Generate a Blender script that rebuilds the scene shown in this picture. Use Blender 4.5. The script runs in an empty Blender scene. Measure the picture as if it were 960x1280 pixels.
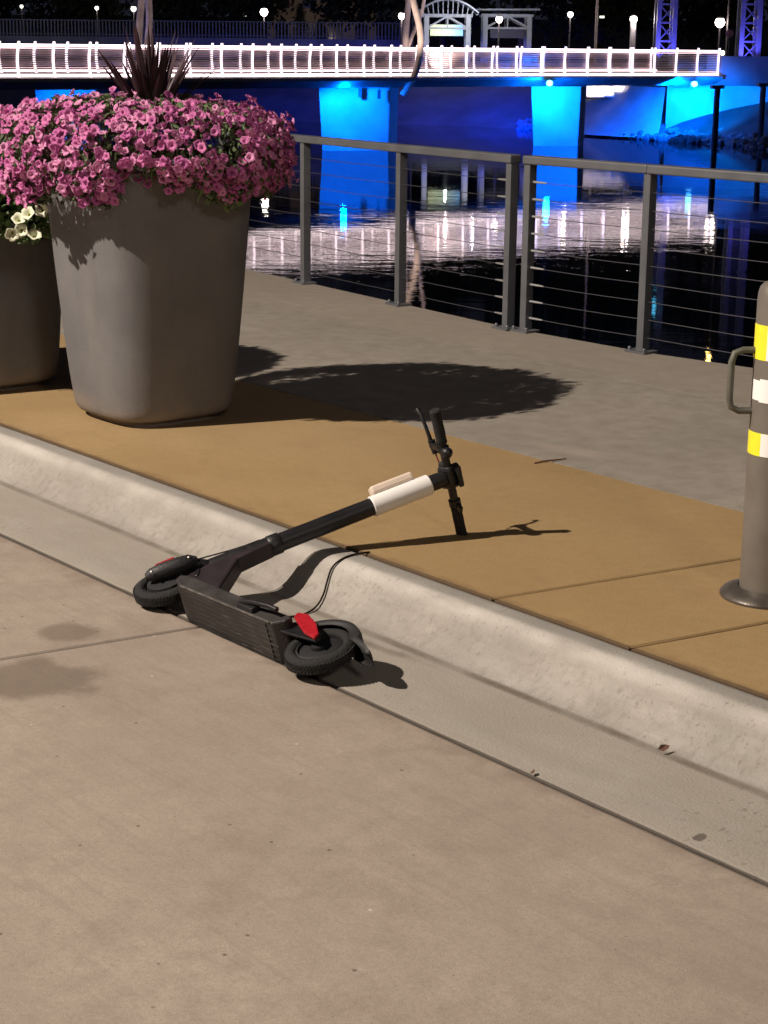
import bpy, math, random
from mathutils import Vector, Matrix, noise
R = math.radians
random.seed(7)
SC = bpy.context.scene
COL = SC.collection

# ------------------------------------------------------------------ camera
H_EYE, FPX, ROLL = 1.68, 2200.0, 0.010
PITCH = math.atan((640 - 57) / FPX)
cam = bpy.data.cameras.new('camera')
cam.sensor_fit = 'VERTICAL'; cam.sensor_height = 36; cam.sensor_width = 27
cam.lens = 36 * FPX / 1280
cam.clip_start = 0.05; cam.clip_end = 5000
camo = bpy.data.objects.new('camera', cam); COL.objects.link(camo)
camo.matrix_world = Matrix.Translation((0, 0, H_EYE)) @ Matrix.Rotation(R(90) - PITCH, 4, 'X') @ Matrix.Rotation(ROLL, 4, 'Z')
SC.camera = camo

# ------------------------------------------------------------------ world (night sky) and lamps
w = bpy.data.worlds.new('World'); SC.world = w; w.use_nodes = True
wn = w.node_tree
for n_ in list(wn.nodes): wn.nodes.remove(n_)
sky = wn.nodes.new('ShaderNodeTexSky'); sky.sky_type = 'NISHITA'; sky.sun_disc = False
sky.sun_elevation = R(-6); sky.sun_rotation = R(230)
b1 = wn.nodes.new('ShaderNodeBackground'); b1.inputs[1].default_value = 0.10
b2 = wn.nodes.new('ShaderNodeBackground'); b2.inputs[0].default_value = (0.60, 0.62, 1.0, 1); b2.inputs[1].default_value = 0.019
ad = wn.nodes.new('ShaderNodeAddShader'); wo = wn.nodes.new('ShaderNodeOutputWorld')
wn.links.new(sky.outputs[0], b1.inputs[0]); wn.links.new(b1.outputs[0], ad.inputs[0])
wn.links.new(b2.outputs[0], ad.inputs[1]); wn.links.new(ad.outputs[0], wo.inputs[0])

def spot(name, loc, target, energy, color, size, angle=120, blend=.6):
    l = bpy.data.lights.new(name, 'SPOT'); l.energy = energy; l.color = color
    l.shadow_soft_size = size; l.spot_size = R(angle); l.spot_blend = blend
    o = bpy.data.objects.new(name, l); COL.objects.link(o); o.location = loc
    o.rotation_euler = (Vector(target) - Vector(loc)).to_track_quat('-Z', 'Y').to_euler()
    return o
def point(name, loc, energy, color, size=.1):
    l = bpy.data.lights.new(name, 'POINT'); l.energy = energy; l.color = color; l.shadow_soft_size = size
    o = bpy.data.objects.new(name, l); COL.objects.link(o); o.location = loc
    return o
WARM = (1.0, 0.87, 0.75)
spot('street_lamp_light', (-9.8, 3.2, 10.2), (0, 5.8, 0), 13000, WARM, .10, 125, .5)
spot('fill_light_behind', (5.0, -9.0, 9.0), (0, 7, 0), 1600, (1.0, .86, .76), .9, 110, .7)  # added soft fill in place of ambient light, not a known lamp

SC.view_settings.view_transform = 'Standard'; SC.view_settings.look = 'None'
SC.view_settings.exposure = 0; SC.view_settings.gamma = 1
SC.cycles.max_bounces = 6; SC.cycles.glossy_bounces = 3; SC.cycles.diffuse_bounces = 3
SC.cycles.sample_clamp_indirect = 4
SC.cycles.use_denoising = True

# ------------------------------------------------------------------ layout: where a line of sight meets the ground or a distance
Fv = Vector((0, math.cos(PITCH), -math.sin(PITCH))); Uv = Vector((0, math.sin(PITCH), math.cos(PITCH)))
def sight(x, y):
    u, v = x - 480, y - 640; c, s = math.cos(ROLL), math.sin(ROLL)
    return Fv * FPX + Vector((1, 0, 0)) * (c * u + s * v) - Uv * (-s * u + c * v)
def on_z(x, y, z=0.0):
    d = sight(x, y); return Vector((0, 0, H_EYE)) + d * ((z - H_EYE) / d.z)
def at(x, y, Y):
    d = sight(x, y); return Vector((0, 0, H_EYE)) + d * (Y / d.y)

# ------------------------------------------------------------------ helpers
class MB:
    def __init__(s): s.v = []; s.f = []; s.m = []; s.mi = 0
    def add(s, vs, fs):
        b = len(s.v); s.v += [tuple(p) for p in vs]
        for f in fs: s.f.append(tuple(b + i for i in f)); s.m.append(s.mi)
    def box(s, c, d, M=None):
        x, y, z = d[0] / 2, d[1] / 2, d[2] / 2; c = Vector(c)
        vs = [Vector((a * x, b * y, e * z)) for a in (-1, 1) for b in (-1, 1) for e in (-1, 1)]
        vs = [c + (M @ p if M else p) for p in vs]
        s.add(vs, [(0, 1, 3, 2), (4, 6, 7, 5), (0, 4, 5, 1), (2, 3, 7, 6), (0, 2, 6, 4), (1, 5, 7, 3)])
    def bar(s, a, b, wx, wy, up=(0, 0, 1)):
        a = Vector(a); b = Vector(b); d = (b - a).normalized(); u = Vector(up)
        if abs(d.dot(u)) > .98: u = Vector((0, 1, 0))
        x = d.cross(u).normalized(); y = x.cross(d)
        vs = [p + x * i * wx / 2 + y * j * wy / 2 for p in (a, b) for i, j in ((-1, -1), (1, -1), (1, 1), (-1, 1))]
        s.add(vs, [(3, 2, 1, 0), (4, 5, 6, 7), (0, 1, 5, 4), (1, 2, 6, 5), (2, 3, 7, 6), (3, 0, 4, 7)])
    def tube(s, pts, r, n=10, caps=True, closed=False):
        pts = [Vector(p) for p in pts]; N = len(pts)
        rr = r if isinstance(r, (list, tuple)) else [r] * N
        vs = []; px = None
        for i, p in enumerate(pts):
            a = pts[max(i - 1, 0)]; b = pts[min(i + 1, N - 1)]
            if closed: a = pts[(i - 1) % N]; b = pts[(i + 1) % N]
            d = (b - a).normalized()
            if px is None:
                u = Vector((0, 0, 1)) if abs(d.z) < .9 else Vector((1, 0, 0)); px = d.cross(u).normalized()
            else: px = (px - d * px.dot(d)).normalized()
            py = d.cross(px)
            for k in range(n):
                t = 2 * math.pi * k / n; vs.append(p + (px * math.cos(t) + py * math.sin(t)) * rr[i])
        fs = []
        for i in range(N if closed else N - 1):
            j = (i + 1) % N
            for k in range(n): fs.append((i * n + k, i * n + (k + 1) % n, j * n + (k + 1) % n, j * n + k))
        if caps and not closed: fs += [tuple(range(n))[::-1], tuple((N - 1) * n + k for k in range(n))]
        s.add(vs, fs)
    def lathe(s, prof, c=(0, 0, 0), n=32, M=None, cap=True):
        c = Vector(c); vs = []
        for r, z in prof:
            for k in range(n):
                t = 2 * math.pi * k / n; p = Vector((r * math.cos(t), r * math.sin(t), z))
                vs.append(c + (M @ p if M else p))
        fs = [(i * n + k, i * n + (k + 1) % n, (i + 1) * n + (k + 1) % n, (i + 1) * n + k) for i in range(len(prof) - 1) for k in range(n)]
        if cap: fs += [tuple(range(n))[::-1], tuple((len(prof) - 1) * n + k for k in range(n))]
        s.add(vs, fs)
    def prism(s, poly, y0, y1, ax=1):
        # polygon in the x-z plane, extruded along y
        n = len(poly)
        vs = [(x, y0, z) for x, z in poly] + [(x, y1, z) for x, z in poly]
        s.add(vs, [tuple(range(n)), tuple(range(2 * n - 1, n - 1, -1))] + [(i, i + n, (i + 1) % n + n, (i + 1) % n) for i in range(n)])
    def build(s, name, mats, parent=None, smooth=False, bevel=0, M=None, label=None):
        me = bpy.data.meshes.new(name); me.from_pydata(s.v, [], s.f)
        if not isinstance(mats, (list, tuple)): mats = [mats]
        for m in mats: me.materials.append(m)
        if len(mats) > 1: me.polygons.foreach_set('material_index', s.m)
        import bmesh
        bm = bmesh.new(); bm.from_mesh(me); bmesh.ops.recalc_face_normals(bm, faces=bm.faces); bm.to_mesh(me); bm.free()
        if smooth:
            me.polygons.foreach_set('use_smooth', [True] * len(me.polygons))
            me.set_sharp_from_angle(angle=R(38))
        me.update()
        o = bpy.data.objects.new(name, me); COL.objects.link(o)
        if M is not None: o.matrix_world = M
        if parent: o.parent = parent
        if bevel:
            b = o.modifiers.new('bevel', 'BEVEL'); b.width = bevel; b.segments = 2; b.limit_method = 'ANGLE'; b.angle_limit = R(40)
        if label: o['label'] = label
        return o
def tag(o, label=None, cat=None, group=None, kind=None):
    for k, v in (('label', label), ('category', cat), ('group', group), ('kind', kind)):
        if v: o[k] = v
    return o
def empty(name, loc=(0, 0, 0), label=None, cat=None, group=None, M=None):
    o = bpy.data.objects.new(name, None); COL.objects.link(o); o.empty_display_size = .1
    if M is not None: o.matrix_world = M
    else: o.location = loc
    return tag(o, label, cat, group)
def kids(o): return [c for c in list(COL.objects) if c.parent == o]
def copy_thing(o, loc, label, rz=None):
    c = o.copy(); COL.objects.link(c); c.location = loc
    if rz is not None: c.rotation_euler.z = rz
    c['label'] = label
    for ch in kids(o):
        d = ch.copy(); COL.objects.link(d); d.parent = c
        for g in kids(ch):
            e = g.copy(); COL.objects.link(e); e.parent = d
    return c

def mat(name, base, rough=.6, metal=0, var=0, vscale=8, bump=0, bscale=60, emit=None, estr=0, spec=None, coat=0, var2=None, trans=0, coord='Object'):
    m = bpy.data.materials.new(name); m.use_nodes = True; nt = m.node_tree; N = nt.nodes; L = nt.links
    p = N['Principled BSDF']; p.inputs['Base Color'].default_value = (*base, 1)
    p.inputs['Roughness'].default_value = rough; p.inputs['Metallic'].default_value = metal
    if spec is not None: p.inputs['Specular IOR Level'].default_value = spec
    if coat: p.inputs['Coat Weight'].default_value = coat
    tc = N.new('ShaderNodeTexCoord')
    if var:
        nz = N.new('ShaderNodeTexNoise'); nz.inputs['Scale'].default_value = vscale; nz.inputs['Detail'].default_value = 6
        L.new(tc.outputs[coord], nz.inputs['Vector'])
        cr = N.new('ShaderNodeValToRGB'); cr.color_ramp.elements[0].position = .3; cr.color_ramp.elements[1].position = .7
        c2 = var2 or base
        cr.color_ramp.elements[0].color = (*[c * (1 - var) for c in base], 1)
        cr.color_ramp.elements[1].color = (*[min(1, c * (1 + var)) for c in c2], 1)
        L.new(nz.outputs[0], cr.inputs[0]); L.new(cr.outputs[0], p.inputs['Base Color'])
        mr = N.new('ShaderNodeMapRange'); mr.inputs[3].default_value = max(.05, rough - .1); mr.inputs[4].default_value = min(1, rough + .12)
        L.new(nz.outputs[0], mr.inputs[0]); L.new(mr.outputs[0], p.inputs['Roughness'])
    if bump:
        bz = N.new('ShaderNodeTexNoise'); bz.inputs['Scale'].default_value = bscale; bz.inputs['Detail'].default_value = 4
        L.new(tc.outputs[coord], bz.inputs['Vector'])
        b = N.new('ShaderNodeBump'); b.inputs['Strength'].default_value = bump; b.inputs['Distance'].default_value = .01
        L.new(bz.outputs[0], b.inputs['Height']); L.new(b.outputs[0], p.inputs['Normal'])
    if emit: p.inputs['Emission Color'].default_value = (*emit, 1); p.inputs['Emission Strength'].default_value = estr
    return m

class G:      # tiny node-graph builder for the ground materials
    def __init__(s, name):
        s.m = bpy.data.materials.new(name); s.m.use_nodes = True; s.nt = s.m.node_tree; s.N = s.nt.nodes; s.L = s.nt.links
        s.p = s.N['Principled BSDF']; s.tc = s.N.new('ShaderNodeTexCoord'); s.co = s.tc.outputs['Object']
        s.sep = s.N.new('ShaderNodeSeparateXYZ'); s.L.new(s.co, s.sep.inputs[0])
    def noise(s, scale, detail=5, vec=None, stretch=None, rough=.55):
        v = vec or s.co
        if stretch:
            mp = s.N.new('ShaderNodeMapping'); mp.inputs['Scale'].default_value = stretch; s.L.new(v, mp.inputs[0]); v = mp.outputs[0]
        n = s.N.new('ShaderNodeTexNoise'); n.inputs['Scale'].default_value = scale; n.inputs['Detail'].default_value = detail; n.inputs['Roughness'].default_value = rough
        s.L.new(v, n.inputs['Vector']); return n.outputs[0]
    def rng(s, v, a, b, c=0., d=1., smooth=False):
        r = s.N.new('ShaderNodeMapRange')
        if smooth: r.interpolation_type = 'SMOOTHSTEP'
        for i, q in enumerate((a, b, c, d)): r.inputs[i + 1].default_value = q
        s.L.new(v, r.inputs[0]); return r.outputs[0]
    def math(s, op, a, b=None):
        n = s.N.new('ShaderNodeMath'); n.operation = op
        for i, q in enumerate((a, b)):
            if q is None: continue
            if isinstance(q, (int, float)): n.inputs[i].default_value = q
            else: s.L.new(q, n.inputs[i])
        return n.outputs[0]
    def mix(s, fac, a, b):
        n = s.N.new('ShaderNodeMix'); n.data_type = 'RGBA'
        for i, q in ((0, fac), (6, a), (7, b)):
            if isinstance(q, (int, float)): n.inputs[i].default_value = q
            elif isinstance(q, tuple): n.inputs[i].default_value = (*q, 1)
            else: s.L.new(q, n.inputs[i])
        return n.outputs[2]
    def blob(s, c, rx, ry, soft=.5, amp=.25, sc=6):      # an irregular stain round the point c
        mp = s.N.new('ShaderNodeMapping'); mp.vector_type = 'TEXTURE'; mp.inputs['Location'].default_value = (c[0], c[1], 0); mp.inputs['Scale'].default_value = (rx, ry, 1)
        if len(c) > 2: mp.inputs['Rotation'].default_value = (0, 0, c[2])
        s.L.new(s.co, mp.inputs[0])
        sx = s.N.new('ShaderNodeSeparateXYZ'); s.L.new(mp.outputs[0], sx.inputs[0])
        d = s.math('SQRT', s.math('ADD', s.math('POWER', s.math('ABSOLUTE', sx.outputs[0]), 2.), s.math('POWER', s.math('ABSOLUTE', sx.outputs[1]), 2.)))
        d = s.math('ADD', d, s.rng(s.noise(sc, 4), .3, .7, -amp, amp))
        return s.rng(d, 1 - soft, 1, 1, 0, True)
    def specks(s, scale, size):
        v = s.N.new('ShaderNodeTexVoronoi'); v.inputs['Scale'].default_value = scale; s.L.new(s.co, v.inputs['Vector'])
        return s.rng(v.outputs['Distance'], size * .5, size, 1, 0)
    def finish(s, col, rough=.85, bump=.35, bscale=140, extra=None):
        s.L.new(col, s.p.inputs['Base Color']); s.p.inputs['Roughness'].default_value = rough
        s.p.inputs['Specular IOR Level'].default_value = .25
        h = s.noise(bscale, 5)
        if extra is not None: h = s.math('ADD', h, extra)
        b = s.N.new('ShaderNodeBump'); b.inputs['Strength'].default_value = bump; b.inputs['Distance'].default_value = .004
        s.L.new(h, b.inputs['Height']); s.L.new(b.outputs[0], s.p.inputs['Normal'])
        return s.m

# ------------------------------------------------------------------ the ground, in the kerb's own axes (x along the kerb, y towards the river)
O = Vector((0.0156, 5.680, 0)); T = Vector((0.6340, -0.7733, 0)).normalized(); NN = Vector((-T.y, T.x, 0))
GM = Matrix(((T.x, NN.x, 0, O.x), (T.y, NN.y, 0, O.y), (0, 0, 1, 0), (0, 0, 0, 1)))
def tn(x, y, z=0):
    d = on_z(x, y, z) - O; return (d.dot(T), d.dot(NN))
def W(t, n, z=0): return GM @ Vector((t, n, z))

# materials
g = G('road_concrete')
c = g.mix(g.rng(g.noise(1.3, 6), .35, .65), (.312, .262, .212), (.388, .330, .270))
c = g.mix(g.rng(g.noise(14, 8), .3, .7, 0, .5), c, (.275, .228, .187))
c = g.mix(g.rng(g.noise(30, 4, stretch=(.06, 1, 1)), .45, .75, 0, .30), c, (.265, .217, .178))     # broom finish
c = g.mix(g.math('MULTIPLY', g.rng(g.noise(300, 3), .50, .70), .50), c, (.17, .135, .11))
c = g.mix(g.math('MULTIPLY', g.rng(g.noise(230, 2), .64, .76), .5), c, (.52, .46, .40))
c = g.mix(g.math('MULTIPLY', g.rng(g.noise(3.5, 8, rough=.7), .5, .72), .45), c, (.225, .18, .145))
c = g.mix(g.math('MULTIPLY', g.rng(g.noise(85, 6, rough=.8), .46, .70), .50), c, (.20, .163, .132))
c = g.mix(g.math('MULTIPLY', g.rng(g.noise(70, 6, rough=.8), .56, .72), .35), c, (.47, .41, .35))
c = g.mix(g.math('MULTIPLY', g.rng(g.noise(60, 3, stretch=(.03, 1, 1)), .55, .75), .22), c, (.20, .16, .13))
c = g.mix(g.math('MULTIPLY', g.specks(16, .05), .7), c, (.12, .09, .07))
c = g.mix(g.math('MULTIPLY', g.specks(9, .06), .8), c, (.10, .075, .06))
c = g.mix(g.math('MULTIPLY', g.specks(5.3, .03), .8), c, (.55, .50, .44))
s1 = tn(92, 792, -.13); s2 = tn(40, 850, -.13)
c = g.mix(g.math('MULTIPLY', g.blob((s1[0], s1[1], .95), .15, .10, .5), .58), c, (.12, .095, .068))
c = g.mix(g.math('MULTIPLY', g.blob((s2[0], s2[1], .95), .25, .19, .42), .60), c, (.115, .088, .066))
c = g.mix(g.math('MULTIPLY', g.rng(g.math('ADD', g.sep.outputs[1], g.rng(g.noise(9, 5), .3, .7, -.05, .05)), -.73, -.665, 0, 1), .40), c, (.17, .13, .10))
c = g.mix(g.math('MULTIPLY', g.rng(g.sep.outputs[1], -.680, -.668, 0, .85), g.rng(g.sep.outputs[1], -.6, -.5, 1, 0)), c, (.045, .035, .028))
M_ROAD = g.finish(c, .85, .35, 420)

g = G('kerb_concrete')
c = g.mix(g.rng(g.noise(3, 7), .3, .7), (.260, .243, .216), (.410, .385, .345))
c = g.mix(g.rng(g.noise(6, 8, stretch=(.45, 2.2, 1), rough=.7), .42, .66, 0, .85), c, (.27, .245, .215))
# crest highlight painted in as a pale band, grime in the seam, grimy gutter pan
edge = g.math('MULTIPLY', g.rng(g.sep.outputs[1], -.150, -.105, 0, 1, True), g.rng(g.sep.outputs[1], -.095, -.070, 1, 0, True))
nsc = g.rng(g.noise(5, 5), .3, .7, .15, 1)
c = g.mix(g.math('MULTIPLY', g.math('MULTIPLY', edge, nsc), .7), c, (.56, .53, .485))
c = g.mix(g.math('MULTIPLY', g.rng(g.sep.outputs[1], -.085, -.060, 0, 1, True), g.rng(g.noise(4, 6), .3, .7, .35, .8)), c, (.235, .225, .205))
gut = g.rng(g.math('ADD', g.sep.outputs[1], g.rng(g.noise(7, 5), .3, .7, -.02, .02)), -.30, -.255, 1, 0, True)
c = g.mix(g.math('MULTIPLY', gut, g.rng(g.noise(4, 6), .3, .7, .45, .95)), c, (.305, .275, .230))
seam = g.math('MULTIPLY', g.rng(g.sep.outputs[1], -.298, -.274, 0, 1, True), g.rng(g.sep.outputs[1], -.262, -.246, 1, 0, True))
c = g.mix(g.math('MULTIPLY', seam, g.rng(g.noise(5, 6), .35, .65, .35, .9)), c, (.12, .10, .075))
low = g.rng(g.sep.outputs[1], -.29, -.13, 1, .15)
c = g.mix(g.math('MULTIPLY', g.math('MULTIPLY', g.rng(g.noise(70, 5, stretch=(1, .4, 1)), .60, .70), g.rng(g.noise(2.2, 3), .45, .6)), .55), c, (.15, .125, .10))
c = g.mix(g.math('MULTIPLY', g.rng(g.noise(38, 6, stretch=(1, .16, 1)), .5, .75, 0, .55), g.math('MULTIPLY', g.rng(g.sep.outputs[1], -.12, -.16, 0, 1, True), g.rng(g.sep.outputs[1], -.285, -.265, 0, 1))), c, (.19, .17, .14))
c = g.mix(g.math('MULTIPLY', g.rng(g.noise(260, 3), .58, .72), .4), c, (.16, .14, .12))
c = g.mix(g.math('MULTIPLY', g.specks(40, .05), g.rng(g.noise(3.1, 3), .55, .7, 0, .6)), c, (.10, .085, .07))
s3 = tn(875, 1047, -.13)
c = g.mix(g.math('MULTIPLY', g.blob((s3[0], s3[1], .3), .018, .028, .4, .2, 40), .75), c, (.07, .055, .045))
c = g.mix(g.rng(g.sep.outputs[1], -.650, -.645, .85, 0), c, (.045, .035, .028))
c = g.mix(g.rng(g.sep.outputs[1], -.019, -.013, 0, .8), c, (.06, .04, .03))
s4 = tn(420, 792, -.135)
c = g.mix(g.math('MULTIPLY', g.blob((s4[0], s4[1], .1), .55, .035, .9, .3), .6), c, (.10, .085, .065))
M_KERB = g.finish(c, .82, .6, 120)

g = G('mustard_paving')
c = g.mix(g.rng(g.noise(1.1, 6), .3, .7), (.300, .203, .092), (.375, .262, .124))
c = g.mix(g.rng(g.noise(20, 7), .35, .7, 0, .4), c, (.28, .18, .085))
c = g.mix(g.math('MULTIPLY', g.rng(g.noise(240, 3), .52, .70), .5), c, (.17, .11, .055))
c = g.mix(g.math('MULTIPLY', g.rng(g.noise(200, 3, vec=g.sep.inputs[0].links[0].from_socket), .66, .75), .5), c, (.55, .42, .25))
c = g.mix(g.math('MULTIPLY', g.rng(g.noise(.45, 3), .52, .7), .35), c, (.42, .31, .18))
c = g.mix(g.math('MULTIPLY', g.specks(7, .035), .7), c, (.12, .075, .04))
c = g.mix(g.math('MULTIPLY', g.rng(g.noise(13, 6, stretch=(.35, 1.3, 1), rough=.75), .66, .73), .55), c, (.16, .105, .06))
c = g.mix(g.rng(g.noise(2.6, 8, rough=.7), .52, .75, 0, .4), c, (.23, .15, .075))
c = g.mix(g.math('MULTIPLY', g.rng(g.noise(90, 6, rough=.8), .48, .70), .45), c, (.19, .125, .06))
c = g.mix(g.math('MULTIPLY', g.rng(g.math('ADD', g.sep.outputs[1], g.rng(g.noise(8, 5), .3, .7, -.03, .03)), .0, .05, 1, 0), .55), c, (.15, .09, .045))
c = g.mix(g.rng(g.sep.outputs[1], .011, .018, .8, 0), c, (.06, .04, .025))
M_MUST = g.finish(c, .86, .35, 400)

g = G('grey_paving')
c = g.mix(g.rng(g.noise(.9, 6), .3, .7), (.262, .238, .202), (.340, .308, .264))
c = g.mix(g.rng(g.noise(9, 7), .35, .7, 0, .5), c, (.18, .150, .118))
c = g.mix(g.math('MULTIPLY', g.rng(g.noise(240, 3), .52, .7), .45), c, (.13, .112, .092))
c = g.mix(g.math('MULTIPLY', g.specks(6, .03), .7), c, (.09, .07, .05))
c = g.mix(g.math('MULTIPLY', g.rng(g.noise(90, 6, rough=.8), .48, .70), .4), c, (.16, .14, .115))
band = g.rng(g.sep.outputs[1], 3.1, 3.3, 0, .4, True)
c = g.mix(band, c, (.30, .255, .205))
s5 = tn(715, 563); c = g.mix(g.math('MULTIPLY', g.blob((s5[0], s5[1], .2), .25, .08, .6), .35), c, (.36, .30, .24))
M_GREY = g.finish(c, .86, .35, 380)
M_DARKJ = mat('joint_dirt', (.035, .027, .020), .95)
M_WALL = mat('quay_concrete', (.22, .2, .17), .9, 0, .3, 2, .4, 20)

def strip(name, poly_rows, z, thick, m):
    """rows: list of (t, n0, n1) -> a slab whose top is at z"""
    pass
SK = .19                                     # the cross joints run a little askew
def slab_mesh(mb, t0, t1, n0, n1, z, skew0, skew1, nr=1, zd=.05, gap=.004, wob=0.0015):
    """a slab with slightly worn, ragged edges"""
    nt = max(2, int((t1 - t0) / .06)) if t1 - t0 < 12 else 60
    top = []; S = 7
    def q(u, v, off=0): 
        n = n0 + gap + (n1 - n0 - 2 * gap) * v
        a = t0 + gap + skew0 * (n - n0); b = t1 - gap + skew1 * (n - n0)
        return (a + (b - a) * u, n)
    ring = [q(i / nt, 0) for i in range(nt)] + [q(1, i / 8) for i in range(8)] + [q(1 - i / nt, 1) for i in range(nt)] + [q(0, 1 - i / 8) for i in range(8)]
    cx = sum(p[0] for p in ring) / len(ring); cy = sum(p[1] for p in ring) / len(ring)
    def jit(p, s): return (p[0] + wob * s * noise.noise(Vector((p[0] * 22, p[1] * 22, 1))), p[1] + wob * s * noise.noise(Vector((p[0] * 22, p[1] * 22, 7))))
    ring = [jit(p, 2) for p in ring]
    k = len(ring)
    inn = []
    for p in ring:
        dn0 = p[1] - n0; dn1 = n1 - p[1]
        y = p[1] + (.006 if dn0 < .02 else (-.006 if dn1 < .02 else 0)); x = p[0]
        if x < cx and abs(p[0] - (t0 + skew0 * (p[1] - n0))) < .03: x += .006
        if x > cx and abs(p[0] - (t1 + skew1 * (p[1] - n0))) < .03: x -= .006
        inn.append((x, y))
    vs = [(p[0], p[1], z) for p in inn] + [(p[0], p[1], z - .005) for p in ring] + [(p[0], p[1], z - zd) for p in ring]
    fs = [tuple(range(k))] + [(i, (i + 1) % k, k + (i + 1) % k, k + i) for i in range(k)] + [(k + i, k + (i + 1) % k, 2 * k + (i + 1) % k, 2 * k + i) for i in range(k)]
    mb.add(vs, fs)
GN = -.660                                   # gutter / road joint
RZ = -.127
j3 = -.02 + SK * 0
# road slabs
mb = MB(); d3 = tn(0, 825, -.13); e3 = tn(235, 787, -.13); sk3 = (e3[0] - d3[0]) / (e3[1] - d3[1])
tj = e3[0] + sk3 * (GN - e3[1])
for a, b in ((-30, tj - 4.6), (tj - 4.6, tj), (tj, tj + 4.6), (tj + 4.6, 40)):
    n0 = -4.4
    # built from the gutter outwards
    sh = sk3 * (n0 - GN)
    slab_mesh(mb, a + sh, b + sh, n0, GN, RZ, sk3, sk3, gap=.0055)
    slab_mesh(mb, a + sh + sk3 * -4, b + sh + sk3 * -4, n0 - 4, n0, RZ, sk3, sk3)
mb.build('road', M_ROAD, M=GM).__setitem__('kind', 'structure')
mb = MB(); mb.add([(-60, -60, RZ - .011), (60, -60, RZ - .011), (60, -.60, RZ - .011), (-60, -.60, RZ - .011)], [(0, 1, 2, 3)])
mb.add([(-60, -.02, -.011), (60, -.02, -.011), (60, 3.1, -.011), (-60, 3.1, -.011)], [(0, 1, 2, 3)])
mb.build('ground', M_DARKJ, M=GM)['kind'] = 'structure'
mb = MB(); mb.add([(-60, -60, RZ - .004), (60, -60, RZ - .004), (60, -8.42, RZ - .004), (-60, -8.42, RZ - .004)], [(0, 1, 2, 3)])
mb.build('road_far_lane', M_ROAD, M=GM)['kind'] = 'structure'
# kerb and gutter
prof = [(-.008, -.06), (-.008, -.005), (-.013, -.001), (-.03, 0), (-.062, -.001), (-.080, -.003), (-.098, -.008), (-.112, -.015), (-.128, -.027), (-.150, -.050), (-.175, -.078),
        (-.200, -.103), (-.222, -.119), (-.242, -.1285), (-.262, -.1325), (-.30, -.1335), (-.42, -.133), (-.54, -.1295), (-.640, RZ - .0015), (-.650, RZ - .003), (-.6535, RZ - .006), (-.6535, -.2)]
KPROF = list(prof)
ts = [-30 + i * 1.0 for i in range(25)] + [-5 + i * .05 for i in range(180)] + [4 + i for i in range(30)]
mb = MB(); vs = []
for t in ts:
    for n_, z_ in prof:
        k = noise.noise(Vector((t * 3, n_ * 6, 0))) * .0022 + noise.noise(Vector((t * .7, n_ * 2, 5))) * .004
        if n_ > -.03 or n_ < -.6: vs.append((t, n_ + .004 * noise.noise(Vector((t * 5, 3, n_))) + .003 * noise.noise(Vector((t * 30, 3, n_))), z_))
        else: vs.append((t, n_ + k, z_ + k * .8))
P_ = len(prof)
mb.add(vs, [(i * P_ + j, (i + 1) * P_ + j, (i + 1) * P_ + j + 1, i * P_ + j + 1) for i in range(len(ts) - 1) for j in range(P_ - 1)])
mb.build('kerb', M_KERB, M=GM, smooth=True)['kind'] = 'structure'
# mustard band and grey promenade
NB = 1.492
a1 = tn(617, 748); b1_ = tn(925, 698); sk1 = (b1_[0] - a1[0]) / (b1_[1] - a1[1])
a2 = tn(785, 810)
mb = MB(); cuts = [-30, -9.2, -4.9 - 2.0, a1[0], a2[0], 3.4, 7, 30]
for a, b in zip(cuts, cuts[1:]): slab_mesh(mb, a, b, .0, NB, 0, sk1, sk1, gap=.0058)
mb.build('mustard_paving', M_MUST, M=GM)['kind'] = 'structure'
EDGE = [(-30, 7.4), (-12, 4.95), (-6.83, 4.20), (-4.6, 3.96), (-3.43, 3.84), (-2.35, 3.86), (-1.6, 3.97), (2, 4.55), (9, 5.7), (30, 9.0)]
CJ = [(-30, 6.6), (-12, 4.2), (-6.83, 3.62), (-4.32, 3.25), (-3.4, 3.15), (-2.35, 3.115), (-1.07, 3.105), (2, 3.7), (9, 4.9), (30, 8.2)]
def poly_slab(mb, low, high, z, zd=.1):
    k = len(low); vs = [(t, n_, z) for t, n_ in low] + [(t, n_, z) for t, n_ in high] + [(t, n_, z - zd) for t, n_ in low] + [(t, n_, z - zd) for t, n_ in high]
    fs = []
    for i in range(k - 1):
        fs += [(i, i + 1, k + i + 1, k + i), (i, 2 * k + i, 2 * k + i + 1, i + 1), (k + i, k + i + 1, 3 * k + i + 1, 3 * k + i)]
    mb.add(vs, fs)
mb = MB(); LO = [(t, NB + .003) for t, _ in CJ]
poly_slab(mb, LO, [(t, n_ - .002) for t, n_ in CJ], -.001)
poly_slab(mb, [(t, n_ + .003) for t, n_ in CJ], [(t, n_ - .008) for t, n_ in EDGE], 0, .012)
mb.mi = 1; poly_slab(mb, [(t, n_ + .003) for t, n_ in CJ], EDGE, -.012, 4.2)
mb.build('promenade', [M_GREY, M_WALL], M=GM)['kind'] = 'structure'

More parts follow.
